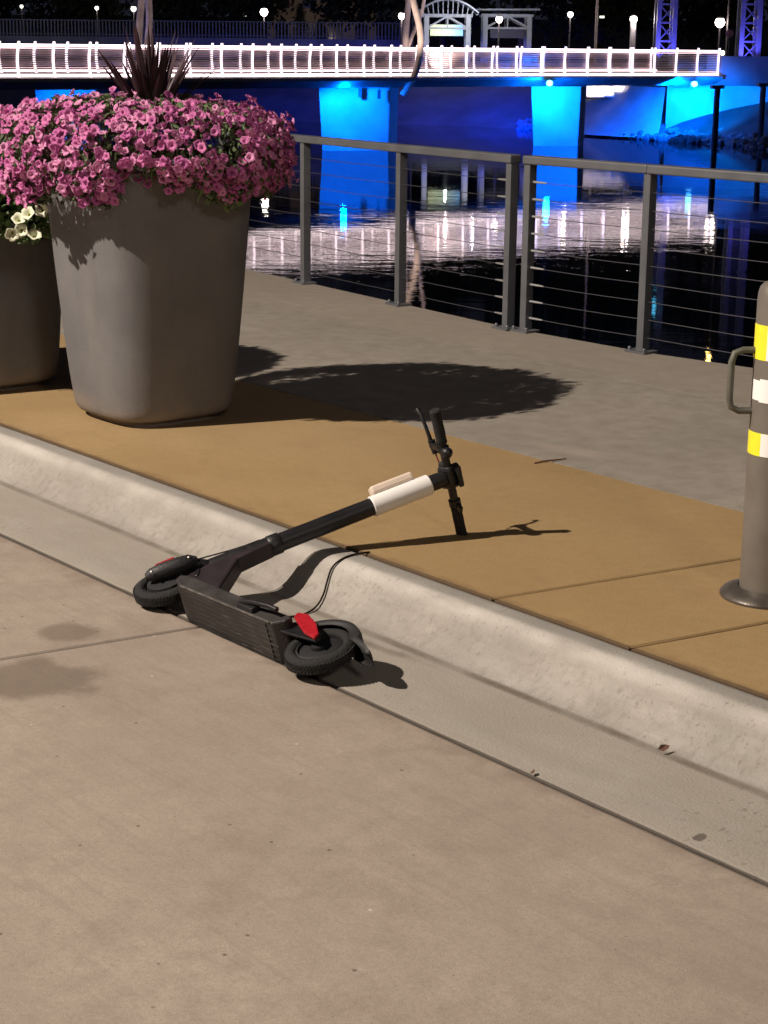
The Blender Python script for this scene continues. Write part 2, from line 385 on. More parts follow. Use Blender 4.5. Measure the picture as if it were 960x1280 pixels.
# ------------------------------------------------------------------ water
WZ = H_EYE - 5.0
g = G('river_water'); g.p.inputs['Base Color'].default_value = (.002, .004, .012, 1)
g.p.inputs['Roughness'].default_value = .02; g.p.inputs['IOR'].default_value = 1.33
h1 = g.noise(.55, 3, stretch=(.6, 1.5, 1)); h2 = g.noise(2.2, 4, stretch=(.55, 1.6, 1)); h3 = g.noise(.12, 2, stretch=(.5, 1.4, 1))
h = g.math('ADD', g.math('MULTIPLY', h1, 1.), g.math('MULTIPLY', h2, .35))
h = g.math('MULTIPLY', h, g.rng(h3, .35, .65, .5, 1.3))
b = g.N.new('ShaderNodeBump'); b.inputs['Strength'].default_value = 1; b.inputs['Distance'].default_value = .006
g.L.new(h, b.inputs['Height']); g.L.new(b.outputs[0], g.p.inputs['Normal'])
M_WATER = g.m
mb = MB(); mb.add([(-1500, 8, WZ), (1500, 8, WZ), (1500, 2500, WZ), (-1500, 2500, WZ)], [(0, 1, 2, 3)])
mb.build('water', M_WATER)['kind'] = 'structure'

# ------------------------------------------------------------------ far bank
def interp(tab, x):
    if x <= tab[0][0]: return tab[0][1]
    for (a, b_), (c_, d) in zip(tab, tab[1:]):
        if x <= c_: return b_ + (d - b_) * (x - a) / (c_ - a)
    return tab[-1][1]
SHORE = [(-900, 150), (-200, 128), (300, 123), (560, 118), (700, 111), (760, 104.5), (850, 99.5), (960, 95), (1200, 88), (1900, 70), (3000, 60)]
M_BANK = mat('bank_soil', (.07, .065, .055), .95, 0, .4, .5, .5, 3)
mb = MB(); rows = []
offs = [(-6, -1.2), (0, .05), (2, .9), (5, 2.1), (8, 3.1), (12, 3.6), (40, 4.0), (160, 6), (500, 14), (1500, 20)]
xs = list(range(-900, 3001, 30)); vs = []
for x in xs:
    D = interp(SHORE, x)
    for o_, z_ in offs:
        Y = D + o_; X = (x - 480) / FPX * D * (1 + o_ / D)
        j = noise.noise(Vector((X * .3, Y * .3, 0))) * (.35 if 0 < o_ < 12 else .05)
        vs.append((X, Y + j * 2, WZ + z_ + j))
k = len(offs); mb.add(vs, [(i * k + j, (i + 1) * k + j, (i + 1) * k + j + 1, i * k + j + 1) for i in range(len(xs) - 1) for j in range(k - 1)])
mb.build('far_bank', M_BANK, smooth=True)['kind'] = 'structure'

# riprap at the waterline: nobody could count it
M_ROCK = mat('riprap_stone', (.15, .14, .13), .9, 0, .5, 1.2, .5, 6)
mb = MB(); rnd = random.Random(3)
def rock(mb, c, s):
    ph = (1 + 5 ** .5) / 2
    vs = [Vector(v).normalized() for v in [(-1, ph, 0), (1, ph, 0), (-1, -ph, 0), (1, -ph, 0), (0, -1, ph), (0, 1, ph), (0, -1, -ph), (0, 1, -ph), (ph, 0, -1), (ph, 0, 1), (-ph, 0, -1), (-ph, 0, 1)]]
    fs = [(0, 11, 5), (0, 5, 1), (0, 1, 7), (0, 7, 10), (0, 10, 11), (1, 5, 9), (5, 11, 4), (11, 10, 2), (10, 7, 6), (7, 1, 8), (3, 9, 4), (3, 4, 2), (3, 2, 6), (3, 6, 8), (3, 8, 9), (4, 9, 5), (2, 4, 11), (6, 2, 10), (8, 6, 7), (9, 8, 1)]
    q = Matrix.Rotation(rnd.uniform(0, 6.3), 3, 'Z') @ Matrix.Rotation(rnd.uniform(0, 6.3), 3, 'X')
    mb.add([Vector(c) + (q @ Vector((v.x * s * rnd.uniform(.7, 1.2), v.y * s * rnd.uniform(.6, 1.1), v.z * s * rnd.uniform(.5, .9)))) for v in vs], fs)
for i in range(1100):
    x = rnd.uniform(640, 1150); D = interp(SHORE, x) + rnd.uniform(-1.2, 1.6); z = max(0, D - interp(SHORE, x)) * .22
    if x > 905: D -= rnd.uniform(0, 2.5) * min(1, (x - 905) / 40)
    rock(mb, ((x - 480) / FPX * D, D, WZ + z + rnd.uniform(-.1, .25)), rnd.uniform(.12, .36))
tag(mb.build('riprap', M_ROCK), 'heap of angular rocks along the far waterline', 'rocks', kind='stuff')

# ------------------------------------------------------------------ bridge
M_LED = mat('led_white', (.9, .85, .85), .4, emit=(1.0, .80, .82), estr=4.8)
M_LEDP = mat('led_post', (.9, .85, .85), .4, emit=(1.0, .80, .86), estr=1.9)
M_CONC = mat('bridge_concrete', (.50, .50, .48), .85, 0, .18, .7, .4, 8)
M_DECK = mat('bridge_deck', (.30, .28, .27), .8, 0, .2, 1, .3, 8)
M_STEEL = mat('bridge_steel', (.74, .60, .60), .45, .2, .1, 2)
M_DKST = mat('dark_steel', (.05, .05, .055), .6, .3, .2, 2)
M_MAST = mat('mast_timber', (.60, .50, .42), .7, 0, .25, 1.5, .3, 6)
M_BLUELED = mat('blue_led', (.2, .5, 1), .4, emit=(.10, .62, 1.0), estr=9)
BP = [(-420, 71), (-200, 72.5), (0, 75.5), (150, 78.5), (300, 82), (450, 86.5), (560, 90), (660, 93), (780, 97), (892, 101)]
raw = []
for x in range(-420, 893, 8):
    D = interp(BP, x); raw.append(Vector(((x - 480) / FPX * D * .966, D, 0)))
for _ in range(12):
    raw = [raw[0]] + [(raw[i - 1] + raw[i] * 2 + raw[i + 1]) / 4 for i in range(1, len(raw) - 1)] + [raw[-1]]
def resample(P, step):
    out = [P[0].copy()]; acc = 0
    for a, b_ in zip(P, P[1:]):
        L_ = (b_ - a).length; 
        while acc + L_ >= step:
            f = (step - acc) / L_; a = a.lerp(b_, f); L_ = (b_ - a).length; acc = 0; out.append(a.copy())
        acc += L_
    return out
near = resample(raw[::-1], 1.62)            # from the right-hand end leftwards
def side(P, i):
    a = P[max(i - 1, 0)]; b_ = P[min(i + 1, len(P) - 1)]; d = (b_ - a).normalized(); return Vector((d.y, -d.x, 0))   # pointing away from the camera
if side(near, 10).y < 0:
    _s = side
    def side(P, i): return -_s(P, i)
DW = 4.8
far = [near[i] + side(near, i) * DW for i in range(len(near))]
zt = 1.60; zb = .36
bridge = empty('footbridge', near[len(near) // 2] + Vector((0, 0, WZ)), 'curving footbridge over the river with glowing white railings and blue lit piers', 'bridge')
BO = bridge.location.copy()
def bb(mb, name, m, **k):
    mb.v = [tuple(Vector(v) - BO) for v in mb.v]; return mb.build(name, m, bridge, **k)
def loft(mb, P, sec):
    n_ = len(sec); vs = []
    for i, p in enumerate(P):
        s_ = side(P, i)
        for o_, z_ in sec: vs.append(p + s_ * o_ + Vector((0, 0, z_)))
    fs = [(i * n_ + j, i * n_ + (j + 1) % n_, (i + 1) * n_ + (j + 1) % n_, (i + 1) * n_ + j) for i in range(len(P) - 1) for j in range(n_)]
    fs += [tuple(range(n_)), tuple((len(P) - 1) * n_ + j for j in range(n_))]
    mb.add(vs, fs)
mb = MB(); loft(mb, near, [(-.50, .20), (0, .27), (DW, .27), (DW + .9, .20), (DW + .9, .08), (DW - .5, -.28), (.3, -.28), (-.50, .06)]); bb(mb, 'deck', M_DECK)  # flanges added past both railings to keep strip light off piers and slope
for P, so, nm in ((near, .0, 'near'), (far, .0, 'far')):
    z0 = zb if nm == 'near' else .46
    mb = MB(); loft(mb, P, [(-.07, zt), (.05, zt), (.05, zt - .10), (-.07, zt - .10)]); bb(mb, 'handrail_light', M_LED)
    mb = MB(); loft(mb, P, [(-.05, z0 + .02), (.05, z0 + .02), (.05, z0 - .08), (-.05, z0 - .08)]); bb(mb, 'edge_light', M_LED)
    mb = MB()
    for k in range(11):
        zz = z0 + .12 + k * (zt - z0 - .3) / 10
        loft(mb, P, [(-.034, zz), (0, zz - .022), (.034, zz), (0, zz + .022)])
    bb(mb, 'cable_infill', M_STEEL)
    for i in range(len(P)):
        if nm == 'far' and i % 1: continue
        s_ = side(P, i); t_ = Vector((-s_.y, s_.x, 0)); p = P[i]; off = -.02 if nm == 'near' else .3
        bow = .12; mb = MB()
        lean = rnd.uniform(-.05, .05)
        pts = []
        zlow = z0 - (.26 if nm == 'near' else .1)
        for q in range(7):
            f = q / 6; pts.append(p + s_ * (off * .1 - .10 + bow * math.sin(f * math.pi) * -.6) + t_ * (.12 * math.sin(f * math.pi) + lean * f + (0 if nm == 'near' else .5)) + Vector((0, 0, zlow + (zt + .10 - zlow) * f)))
        for a, b_ in zip(pts, pts[1:]):
            wv = .105; mb.bar(a, b_ + (b_ - a) * .03, wv, .05)
        bb(mb, 'post', M_LEDP)
# piers: (x0, x1 at the top, x0, x1 at the water, distance)
def pier(xa, xb, xc, xd, D, lampx, yaw=.0, watt=1350):
    ztop = -.27
    A = at(xa, 100, D); B = at(xb, 100, D + (xb - xa) * .006); C_ = at(xd, 180, D + (xb - xa) * .006); E_ = at(xc, 180, D)
    front = [Vector((A.x, A.y, ztop)), Vector((B.x, B.y, ztop)), Vector((C_.x, C_.y, WZ - 1)), Vector((E_.x, E_.y, WZ - 1))]
    back = [p + Vector((.42, 1.15, 0)) for p in front]
    mb = MB(); mb.add(front + back, [(0, 1, 2, 3), (7, 6, 5, 4), (0, 4, 5, 1), (1, 5, 6, 2), (2, 6, 7, 3), (3, 7, 4, 0)])
    pr = bb(mb, 'pier', M_CONC, bevel=.05)
    if lampx == 430:
        for qx, qy in ((450, 116), (474, 118)):
            q_ = at(qx, qy, D - .12); mb = MB(); mb.box(q_, (.16, .2, .42)); mb.box(q_ + Vector((0, 0, .3)), (.05, .12, .3)); bb(mb, 'conduit_box', M_DKST)
    L_ = at(lampx, 104, D - 1.5)
    mb = MB(); mb.lathe([(.02, -.15), (.13, -.11), (.17, 0), (.13, .11), (.02, .15)], L_, 12); l = bb(mb, 'flood_lamp', M_BLUELED, smooth=True)
    mb = MB(); mb.bar(L_ + Vector((0, 0, .13)), L_ + Vector((0, 1.6, .35)), .06, .06); bb(mb, 'lamp_bracket', M_DKST)
    point('flood_lamp_light', L_ + Vector((0, -.3, -.10)), watt, (.0, .125, 1.0), .15)
    spot('flood_lamp_beam', L_ + Vector((0, -.35, -.2)), (front[0] + front[1]) / 2 + Vector((0, 0, -2.2)), watt * 2.2, (.0, .12, 1.0), .2, 130, .5)
    return pr
pier(398, 488, 404, 485, 87.6, 430)
pier(664, 727, 668, 722, 93.8, 687)
pier(43, 120, 48, 117, 79.5, 84)
pier(-330, -250, -325, -254, 73.5, -290)
# columns beside the right-hand abutment
for x, y0, y1, D in ((897, 108, 192, 88.5), (955, 96, 176, 95)):
    a = at(x, y0, D); a.z = -.1; b_ = Vector((a.x, a.y, WZ - .5)); mb = MB()
    mb.tube([b_, a], .15, 10); mb.box(a + Vector((0, 0, -.02)), (.6, .6, .16)); bb(mb, 'column', M_DKST)
# abutment and wing wall
ab = empty('bridge_abutment', at(900, 120, 101.5), 'concrete bridge abutment washed in blue light above the rocks', 'abutment')
AO = ab.location.copy()
def pa(mb, name, m, root, **k):
    o_ = root.location; mb.v = [tuple(Vector(v) - o_) for v in mb.v]; return mb.build(name, m, root, **k)
a = at(833, 130, 102.5); b_ = at(1150, 130, 99)
mb = MB(); vs = [Vector((a.x, a.y, -.28)), Vector((b_.x, b_.y, -.28)), Vector((b_.x, b_.y, WZ - .5)), Vector((a.x, a.y, WZ - .5))]
mb.add(vs + [v + Vector((.2, 1.2, 0)) for v in vs], [(0, 1, 2, 3), (7, 6, 5, 4), (0, 4, 5, 1), (1, 5, 6, 2), (2, 6, 7, 3), (3, 7, 4, 0)]); pa(mb, 'wall', M_CONC, ab)
# slope paving that sweeps up to the abutment
mb = MB(); vs = []; K = 14
for i in range(K + 1):
    f = i / K; xx = 735 + (832 - 735) * f
    top = at(xx, 104, 110 - 7.6 * f); top.z = -.45
    bot = at(xx - 10 - 45 * f * (1 - f) , 160, 105.5 - 4.4 * f); bot.z = WZ + .1
    for j in range(7): 
        q = j / 6; vs.append(top.lerp(bot, q) + Vector((0, 0, -.55 * math.sin(q * math.pi))))
mb.add(vs, [(i * 7 + j, i * 7 + j + 1, (i + 1) * 7 + j + 1, (i + 1) * 7 + j) for i in range(K) for j in range(6)]); pa(mb, 'slope_paving', M_CONC, ab, smooth=True)
L_ = at(868, 105, 98.5)
mb = MB(); mb.lathe([(.02, -.15), (.14, -.11), (.18, 0), (.14, .11), (.02, .15)], L_, 12); pa(mb, 'flood_lamp', M_BLUELED, ab, smooth=True)
spot('flood_lamp_light', L_ + Vector((0, -.6, -.2)), at(880, 140, 102), 3200, (.0, .17, 1.0), .2, 100, .6)
spot('flood_lamp_beam', L_ + Vector((-1, -.2, 0)), at(780, 135, 106), 9000, (.0, .09, 1.0), .2, 120, .5)
spot('flood_lamp_beam', L_ + Vector((0, -1.2, 0)), at(940, 150, 101), 700, (.0, .12, 1.0), .2, 130, .5)
for x, Y in ((520, 94), (560, 96), (600, 97), (640, 98), (345, 90), (300, 88), (230, 86), (-60, 82), (-180, 78)):
    p = at(x, 100, Y); spot('bank_blue_fill', (p.x, p.y, -1.0), (p.x + 2, p.y + 17, WZ - 1.4), 48000, (.0, .035, 1.0), .3, 36, .8)  # added unseen blue spots that tint the bank between the piers
# dark approach parapet to the right
M_PARA = mat('approach_concrete', (.16, .13, .15), .9, 0, .25, .8)
a = at(884, 80, 101.2); b_ = at(1200, 80, 98)
mb = MB(); mb.add([Vector((p.x, p.y + q, z)) for p in (a, b_) for q in (0, .3) for z in (-.3, 1.30)], [(0, 1, 3, 2), (4, 6, 7, 5), (0, 4, 5, 1), (2, 3, 7, 6), (0, 2, 6, 4), (1, 5, 7, 3)])
mb.add([Vector((p.x, p.y + q, z)) for p in (a, b_) for q in (.3, 5) for z in (-.3, .3)], [(0, 1, 3, 2), (4, 6, 7, 5), (0, 4, 5, 1), (2, 3, 7, 6), (0, 2, 6, 4), (1, 5, 7, 3)])
pw = mb.build('approach_wall', M_PARA); tag(pw, 'dark concrete parapet wall at the right end of the footbridge', 'wall')
# floodlit low wall glimpsed beneath the deck
M_WHITE = mat('white_render', (.8, .76, .7), .8, 0, .1, 1)
c0 = at(757, 110, 106.6); mb = MB(); mb.box((c0.x, c0.y + .8, c0.z + .02), (2.5, 2.2, .48)); mb.box((c0.x - .35, c0.y + .7, c0.z - .38), (1.7, 2.1, .32))
tag(mb.build('retaining_wall', M_WHITE, bevel=.1), 'brightly floodlit low pale wall glimpsed under the deck right of the third pier', 'wall')
for xx, yy in ((741, 112), (752, 111), (764, 109), (777, 106)):
    q_ = at(xx, yy, 105.6); spot('wall_flood', (q_.x, q_.y - 7, q_.z + .1), q_, 6000, (1, .86, .8), .05, 8.0, .4)
# timber masts
def mast(legs, root_label, name='mast'):
    pass
def mast_leg(pts, r, D):
    mb = MB(); P = [at(x, y, D + dd) for x, y, dd in pts]
    # smooth
    for _ in range(2):
        Q = [P[0]]
        for a, b_ in zip(P, P[1:]): Q += [a.lerp(b_, .25), a.lerp(b_, .75)]
        P = Q + [P[-1]]
    mb.tube(P, r, 10); bb(mb, 'mast', M_MAST, smooth=True)
mast_leg([(503, 119, 0), (512, 106, 0), (521, 88, 0), (526, 62, 0), (526, 40, 0), (521, 18, 0), (515, -4, 0), (508, -60, 0), (500, -170, 0)], .17, 88)
mast_leg([(506, 62, 3), (508, 30, 3), (511, 0, 3), (516, -60, 2), (520, -170, 2)], .17, 92)
mast_leg([(509, 62, 3), (517, 40, 3), (527, 18, 3), (531, -4, 2.6), (540, -60, 2), (545, -170, 2)], .10, 92)
mast_leg([(173, 62, 3), (174, 35, 3), (177, 0, 3), (182, -60, 2), (188, -170, 2)], .16, 80)
mast_leg([(184, 62, 3), (187, 30, 3), (186, 0, 3), (182, -60, 3), (175, -170, 3)], .16, 81)
for x, D in ((500, 86), (178, 74.5), (548, 90)):
    p = at(x, 55, D); spot('mast_fill', (p.x, p.y - 1.6, .2), (p.x + .8, p.y + 2, 4.5), 1500, (1, .8, .72), .1, 70, .6)  # added unseen spots that brighten the masts
for x, D in ((70, 80), (135, 81), (262, 84.5)):
    p = at(x, 85, D + 3.5); point('deck_blue_light', (p.x, p.y, .9), 130, (.08, .16, 1), .1)
p = at(512, 108, 87); pass
p = at(560, 85, 93.5); point('deck_light', (p.x, p.y, 1.0), 30, (1, .8, .8), .1)

# ------------------------------------------------------------------ far wall with fence
M_FW = mat('river_wall', (.15, .15, .19), .9, 0, .2, .6, .3, 6)
fw = empty('river_wall', at(250, 50, 150), 'long slate grey wall with a picket fence across the far bank', 'wall')
mb = MB(); A = at(-300, 50, 150); B = at(512, 54, 148)
mb.bar(Vector((A.x, A.y, 1.0)), Vector((B.x, B.y, 1.0)), .5, 2.3); pa(mb, 'wall', M_FW, fw)
mb = MB(); n_ = 190
mb.bar(Vector((A.x, A.y, 3.45)), Vector((B.x, B.y, 3.45)), .07, .07); mb.bar(Vector((A.x, A.y, 2.35)), Vector((B.x, B.y, 2.35)), .06, .06)
for i in range(n_ + 1):
    p = A.lerp(B, i / n_); mb.bar(Vector((p.x, p.y, 2.1)), Vector((p.x, p.y, 3.45)), .10, .04)
pa(mb, 'fence', M_FW, fw)
for x in (-60, 10, 48, 170, 325, 430):
    p = at(x, 50, 144); point('far_wall_fill', (p.x, p.y, 5.5), 90, (.75, .75, 1.0), .2)  # added weak fill for the wall, no lamp posts at these points

# ------------------------------------------------------------------ shelters
M_FRAME = mat('shelter_frame', (.55, .55, .58), .6, 0, .1, 2)
M_ROOF = mat('shelter_roof', (.40, .40, .44), .6, .2, .2, 2, .3, 6)
M_PANELG = bpy.data.materials.new('lit_banner'); M_PANELG.use_nodes = True
nt = M_PANELG.node_tree; pp = nt.nodes['Principled BSDF']; tc = nt.nodes.new('ShaderNodeTexCoord'); sp = nt.nodes.new('ShaderNodeSeparateXYZ'); cr = nt.nodes.new('ShaderNodeValToRGB')
nt.links.new(tc.outputs['Generated'], sp.inputs[0]); nt.links.new(sp.outputs[0], cr.inputs[0])
cr.color_ramp.elements[0].color = (.75, .80, .42, 1); cr.color_ramp.elements[1].color = (.25, .55, .95, 1)
e_ = cr.color_ramp.elements.new(.55); e_.color = (.62, .78, .55, 1)
nt.links.new(cr.outputs[0], pp.inputs['Emission Color']); pp.inputs['Emission Strength'].default_value = .85; nt.links.new(cr.outputs[0], pp.inputs['Base Color'])
M_SIGN = mat('dark_sign', (.10, .09, .13), .5)
def shelter(x0, x1, ytop, yeave, D, gable, label, panel, pm):
    a = at(x0, 60, D); b_ = at(x1, 60, D); wv = b_.x - a.x; cx = (a.x + b_.x) / 2
    zg = WZ + 4.0; ze = at(x0, yeave, D).z; zt_ = at(x0, ytop, D).z
    r = empty('shelter', (cx, a.y, zg), label, 'shelter', 'riverside shelters on the far bank')
    for sx in (-1, 1):
        for dy in (0, 3):
            mb = MB(); mb.bar((sx * wv / 2, dy, -.3), (sx * wv / 2, dy, ze - zg), .34, .30); mb.build('post', M_FRAME, r)
    mb = MB()
    for dy in (0, 3):
        mb.bar((-wv / 2 - .3, dy, ze - zg), (wv / 2 + .3, dy, ze - zg), .14, .2)
        mb.bar((-wv / 2, dy, ze - zg - .9), (wv / 2, dy, ze - zg - .9), .12, .14)
        mb.bar((-wv / 2, dy, ze - zg - .9), (0, dy, ze - zg - .05), .12, .12); mb.bar((wv / 2, dy, ze - zg - .9), (0, dy, ze - zg - .05), .12, .12)
        mb.bar((0, dy, ze - zg - .9), (0, dy, ze - zg), .1, .1)
    mb.build('truss', M_FRAME, r)
    mb = MB(); K = 12; hh = (zt_ - ze); pr = []
    for i in range(K + 1):
        f = i / K * 2 - 1; pr.append((f * (wv / 2 + .7), (ze - zg) + .12 + (hh * (1 - f * f) if gable else hh * (.5 + .06 * f))))
    pr2 = [(x, z + .12) for x, z in pr[::-1]]
    mb.prism(pr + pr2, -.8, 3.8)
    if gable:
        for i in range(0, K + 1, 1):
            x, z = pr[i]; mb.bar((x * .93, -.4, ze - zg + .05), (x, -.4, z), .07, .07)
    mb.build('roof', M_ROOF, r)
    zc = at(x0, (panel[2] + panel[3]) / 2, D).z - zg; hgt = (panel[3] - panel[2]) / FPX * D
    mb = MB(); px0 = at(panel[0], 40, D).x - cx; px1 = at(panel[1], 40, D).x - cx
    mb.box(((px0 + px1) / 2, .2, zc), (px1 - px0, .08, hgt)); mb.build('banner', pm, r)
    return r
shelter(533, 585, 2, 19, 132, True, 'arched roof riverside shelter with a glowing pale green and blue banner', (538, 579, 31, 44), M_PANELG)
shelter(606, 661, 11, 19, 134, False, 'flat roof riverside shelter with a dark banner, right of the glowing one', (613, 655, 36, 47), M_SIGN)
for x, y, D, e in ((560, 40, 130.5, 220), (640, 26, 131.5, 40), (597, 6, 131, 160)):
    p = at(x, y, D - 1.5); point('shelter_light', (p.x, p.y, p.z), e, (.9, .95, 1), .1)

# ------------------------------------------------------------------ far lamps
M_BULB = mat('lamp_globe', (.9, .85, .8), .3, emit=(1.0, .84, .74), estr=12)
M_BULBD = mat('lamp_globe_dim', (.9, .85, .8), .3, emit=(.95, .95, .75), estr=2.0)
M_BULBY = mat('lamp_globe_amber', (.9, .7, .4), .3, emit=(1.0, .62, .16), estr=45)
M_POLE = mat('lamp_pole', (.12, .11, .12), .5, .4, .1, 3)
M_POLEW = mat('lamp_pole_pale', (.75, .70, .68), .5, .1, .1, 3)
def lamp(x, y, D, r, label, m=None, ybase=None, pale=False, light=60, dbl=False):
    p = at(x, y, D); zg = WZ + 4.0
    root = empty('street_lamp', (p.x, p.y, zg - .2), label, 'street lamp', 'lamps along the far bank')
    h_ = p.z - root.location.z
    mb = MB(); mb.tube([(0, 0, 0), (0, 0, .4), (0, 0, .42), (0, 0, h_ - r * .9)], [.13, .13, .07, .05] if not pale else [.2, .2, .2, .2], 8); mb.build('pole', M_POLEW if pale else M_POLE, root, smooth=True)
    mb = MB(); mb.lathe([(r * .35, -r), (r * .85, -r * .5), (r, 0), (r * .8, r * .6), (r * .3, r)], (0, 0, h_), 12); mb.build('globe', m or M_BULB, root, smooth=True)
    mb = MB(); mb.lathe([(r * .9, r * .75), (r * .5, r * 1.15), (.02, r * 1.35)], (0, 0, h_), 12); mb.build('cap', M_POLE, root, smooth=True)
    if light: point('lamp_light', (p.x, p.y - r * 1.3, p.z), light, (1, .85, .75), r)
    return root
lamp(330, 15, 165, .36, 'brightest far lamp left of the timber mast, before a beige block', light=500)
lamp(306, 20, 190, .14, 'tiny dim lamp just left of the brightest far lamp', M_BULBD, light=0)
lamp(167, 11, 150, .24, 'far lamp seen right beside the left timber mast', M_BULBD, light=60)
lamp(121, 10, 155, .18, 'small far lamp left of the left timber mast', M_BULBD, light=40)
lamp(27, 8, 160, .16, 'faint far lamp nearest the left edge', M_BULBD, light=20)
lamp(502, 20, 120, .22, 'bright far lamp touching the tall curved mast beside the shelter', light=160)
lamp(624, 24, 126, .24, 'round lamp standing before the flat roof shelter', light=100)
lamp(713, 18, 128, .20, 'slim single lamp post right of the flat roof shelter', light=100)
lamp(792, 24, 122, .25, 'lamp with a pale glowing post left of the blue lattice towers', light=200, pale=True)
lamp(900, 28, 124, .34, 'cluster lamp between the two blue lattice towers', light=100)
lamp(903 + 0, 66, 112, .14, 'low path lamp at the end of the bridge parapet', M_BULB, light=20)
lamp(519, -197 + 0, 135, .22, 'tall amber lamp rising above the frame behind the shelter', M_BULBY, light=0)
lamp(921, -168, 124, .2, 'tall amber lamp above the frame by the right lattice tower', M_BULBY, light=0)
p = at(746, 20, 126); zz = WZ + 3.8
tr = empty('flood_pole', (p.x, p.y, zz), 'tall bare pole with a small side lamp, right of the slim lamp post', 'pole')
mb = MB(); mb.tube([(0, 0, 0), (0, 0, 11)], [.11, .07], 8); mb.build('pole', M_MAST, tr, smooth=True)
mb = MB(); mb.tube([(0, 0, p.z - zz - .1), (.3, 0, p.z - zz - .06)], .04, 6); mb.build('arm', M_POLE, tr)
mb = MB(); mb.box((.36, 0, p.z - zz - .06), (.3, .2, .14)); mb.build('lamp_head', M_BULBD, tr)
# round sign beside the cluster lamp
p = at(912, 42, 120); sg = empty('road_sign', (p.x, p.y, WZ + 3.8), 'round faded pink sign on a thin post between the lattice towers', 'sign')
h_ = p.z - sg.location.z
mb = MB(); mb.tube([(0, 0, 0), (0, 0, h_)], .04, 6); mb.build('post', M_POLE, sg)
mb = MB(); mb.lathe([(.26, -.02), (.26, .02)], (0, 0, h_), 16, Matrix.Rotation(R(90), 3, 'X')); mb.build('sign_plate', mat('pink_sign', (.5, .25, .35), .6), sg)

# ------------------------------------------------------------------ blue lattice towers
M_BLUEST = mat('lattice_steel', (.35, .35, .42), .5, .2, .15, 2)
def lattice(x0, x1, D, label):
    a = at(x0, 62, D); b_ = at(x1, 62, D); wv = b_.x - a.x
    r = empty('lattice_tower', ((a.x + b_.x) / 2, a.y, WZ + 3.9), label, 'lattice tower', 'blue lattice towers by the bridge end')
    for sx in (-1, 1):
        for sy in (0, 1):
            mb = MB(); mb.bar((sx * wv * .36, sy * 1.2, 0), (sx * wv * .34, sy * 1.2, 10), .28, .2); mb.build('leg', M_BLUEST, r)
    mb = MB()
    for k in range(9):
        z = .4 + k * 1.15
        mb.bar((-wv * .36, 0, z), (wv * .36, 0, z), .10, .12); mb.bar((-wv * .36, 0, z), (wv * .36, 0, z + 1.15), .07, .07); mb.bar((wv * .36, 0, z), (-wv * .36, 0, z + 1.15), .07, .07)
        mb.bar((-wv * .36, 0, z), (-wv * .36, 1.2, z + 1.15), .07, .07); mb.bar((wv * .36, 0, z), (wv * .36, 1.2, z + 1.15), .07, .07)
    mb.build('bracing', M_BLUEST, r)
    mb = MB(); mb.lathe([(.05, -.1), (.16, 0), (.05, .1)], (0, -.3, 7.9), 10); mb.build('blue_lamp', M_BLUELED, r) if x0 < 900 else None
    x, y, z = r.location
    spot('tower_uplight', (x - .6, y - 1.6, z + .3), (x, y + .5, z + 2.6), 600, (.10, .10, 1), .1, 80, .6)
    return r
lattice(818, 846, 118, 'left blue lit lattice tower behind the end of the footbridge')
lattice(922, 952, 116, 'blue lit lattice tower nearest the right edge')

# ------------------------------------------------------------------ trees, conifers and a block behind
M_LEAF = mat('dark_foliage', (.045, .06, .03), .9, 0, .5, .4)
M_BARK = mat('bark', (.08, .065, .05), .95, 0, .3, 2)
def leafy(mb, c, rad, n_, s, rr):
    for _ in range(n_):
        while True:
            v = Vector((rr.uniform(-1, 1), rr.uniform(-1, 1), rr.uniform(-1, 1)))
            if v.length < 1: break
        q = v.length; v = v * (.6 + .4 * q); p = Vector(c) + Vector((v.x * rad[0], v.y * rad[1], v.z * rad[2]))
        if noise.noise(p * .35) < -.22: continue
        a = Vector((rr.uniform(-1, 1), rr.uniform(-1, 1), rr.uniform(-1, 1))).normalized(); b_ = a.orthogonal().normalized(); ss = s * rr.uniform(.6, 1.4)
        c2 = a.cross(b_)
        mb.add([p - b_ * ss, p + c2 * ss * .6, p + b_ * ss, p - c2 * ss * .6], [(0, 1, 2, 3)])
def tree(X, Y, hgt, wid, label, seed):
    rr = random.Random(seed); zg = WZ + 4.2
    r = empty('tree', (X, Y, zg), label, 'tree', 'dark trees beyond the river')
    mb = MB(); P = [(0, 0, 0), (.1, 0, hgt * .2), (-.15, .1, hgt * .45), (.1, 0, hgt * .75)]; mb.tube(P, [.38, .28, .2, .06], 8)
    for k in range(6):
        an = rr.uniform(0, 6.3); z = hgt * rr.uniform(.25, .5); L_ = wid * .4
        mb.tube([(0, 0, z), (math.cos(an) * L_ * .5, math.sin(an) * L_ * .5, z + hgt * .12), (math.cos(an) * L_, math.sin(an) * L_, z + hgt * .22)], [.14, .09, .03], 6)
    mb.build('trunk', M_BARK, r, smooth=True)
    mb = MB()
    for k in range(16):
        an = rr.uniform(0, 6.3); q = rr.uniform(.15, .75) * wid / 2; z = hgt * rr.uniform(.16, .88); sh = 1 - abs(z / hgt - .5)
        leafy(mb, (math.cos(an) * q * sh, math.sin(an) * q * sh, z), (wid * .24, wid * .22, hgt * .14), 520, .30, rr)
    mb.build('crown', M_LEAF, r)
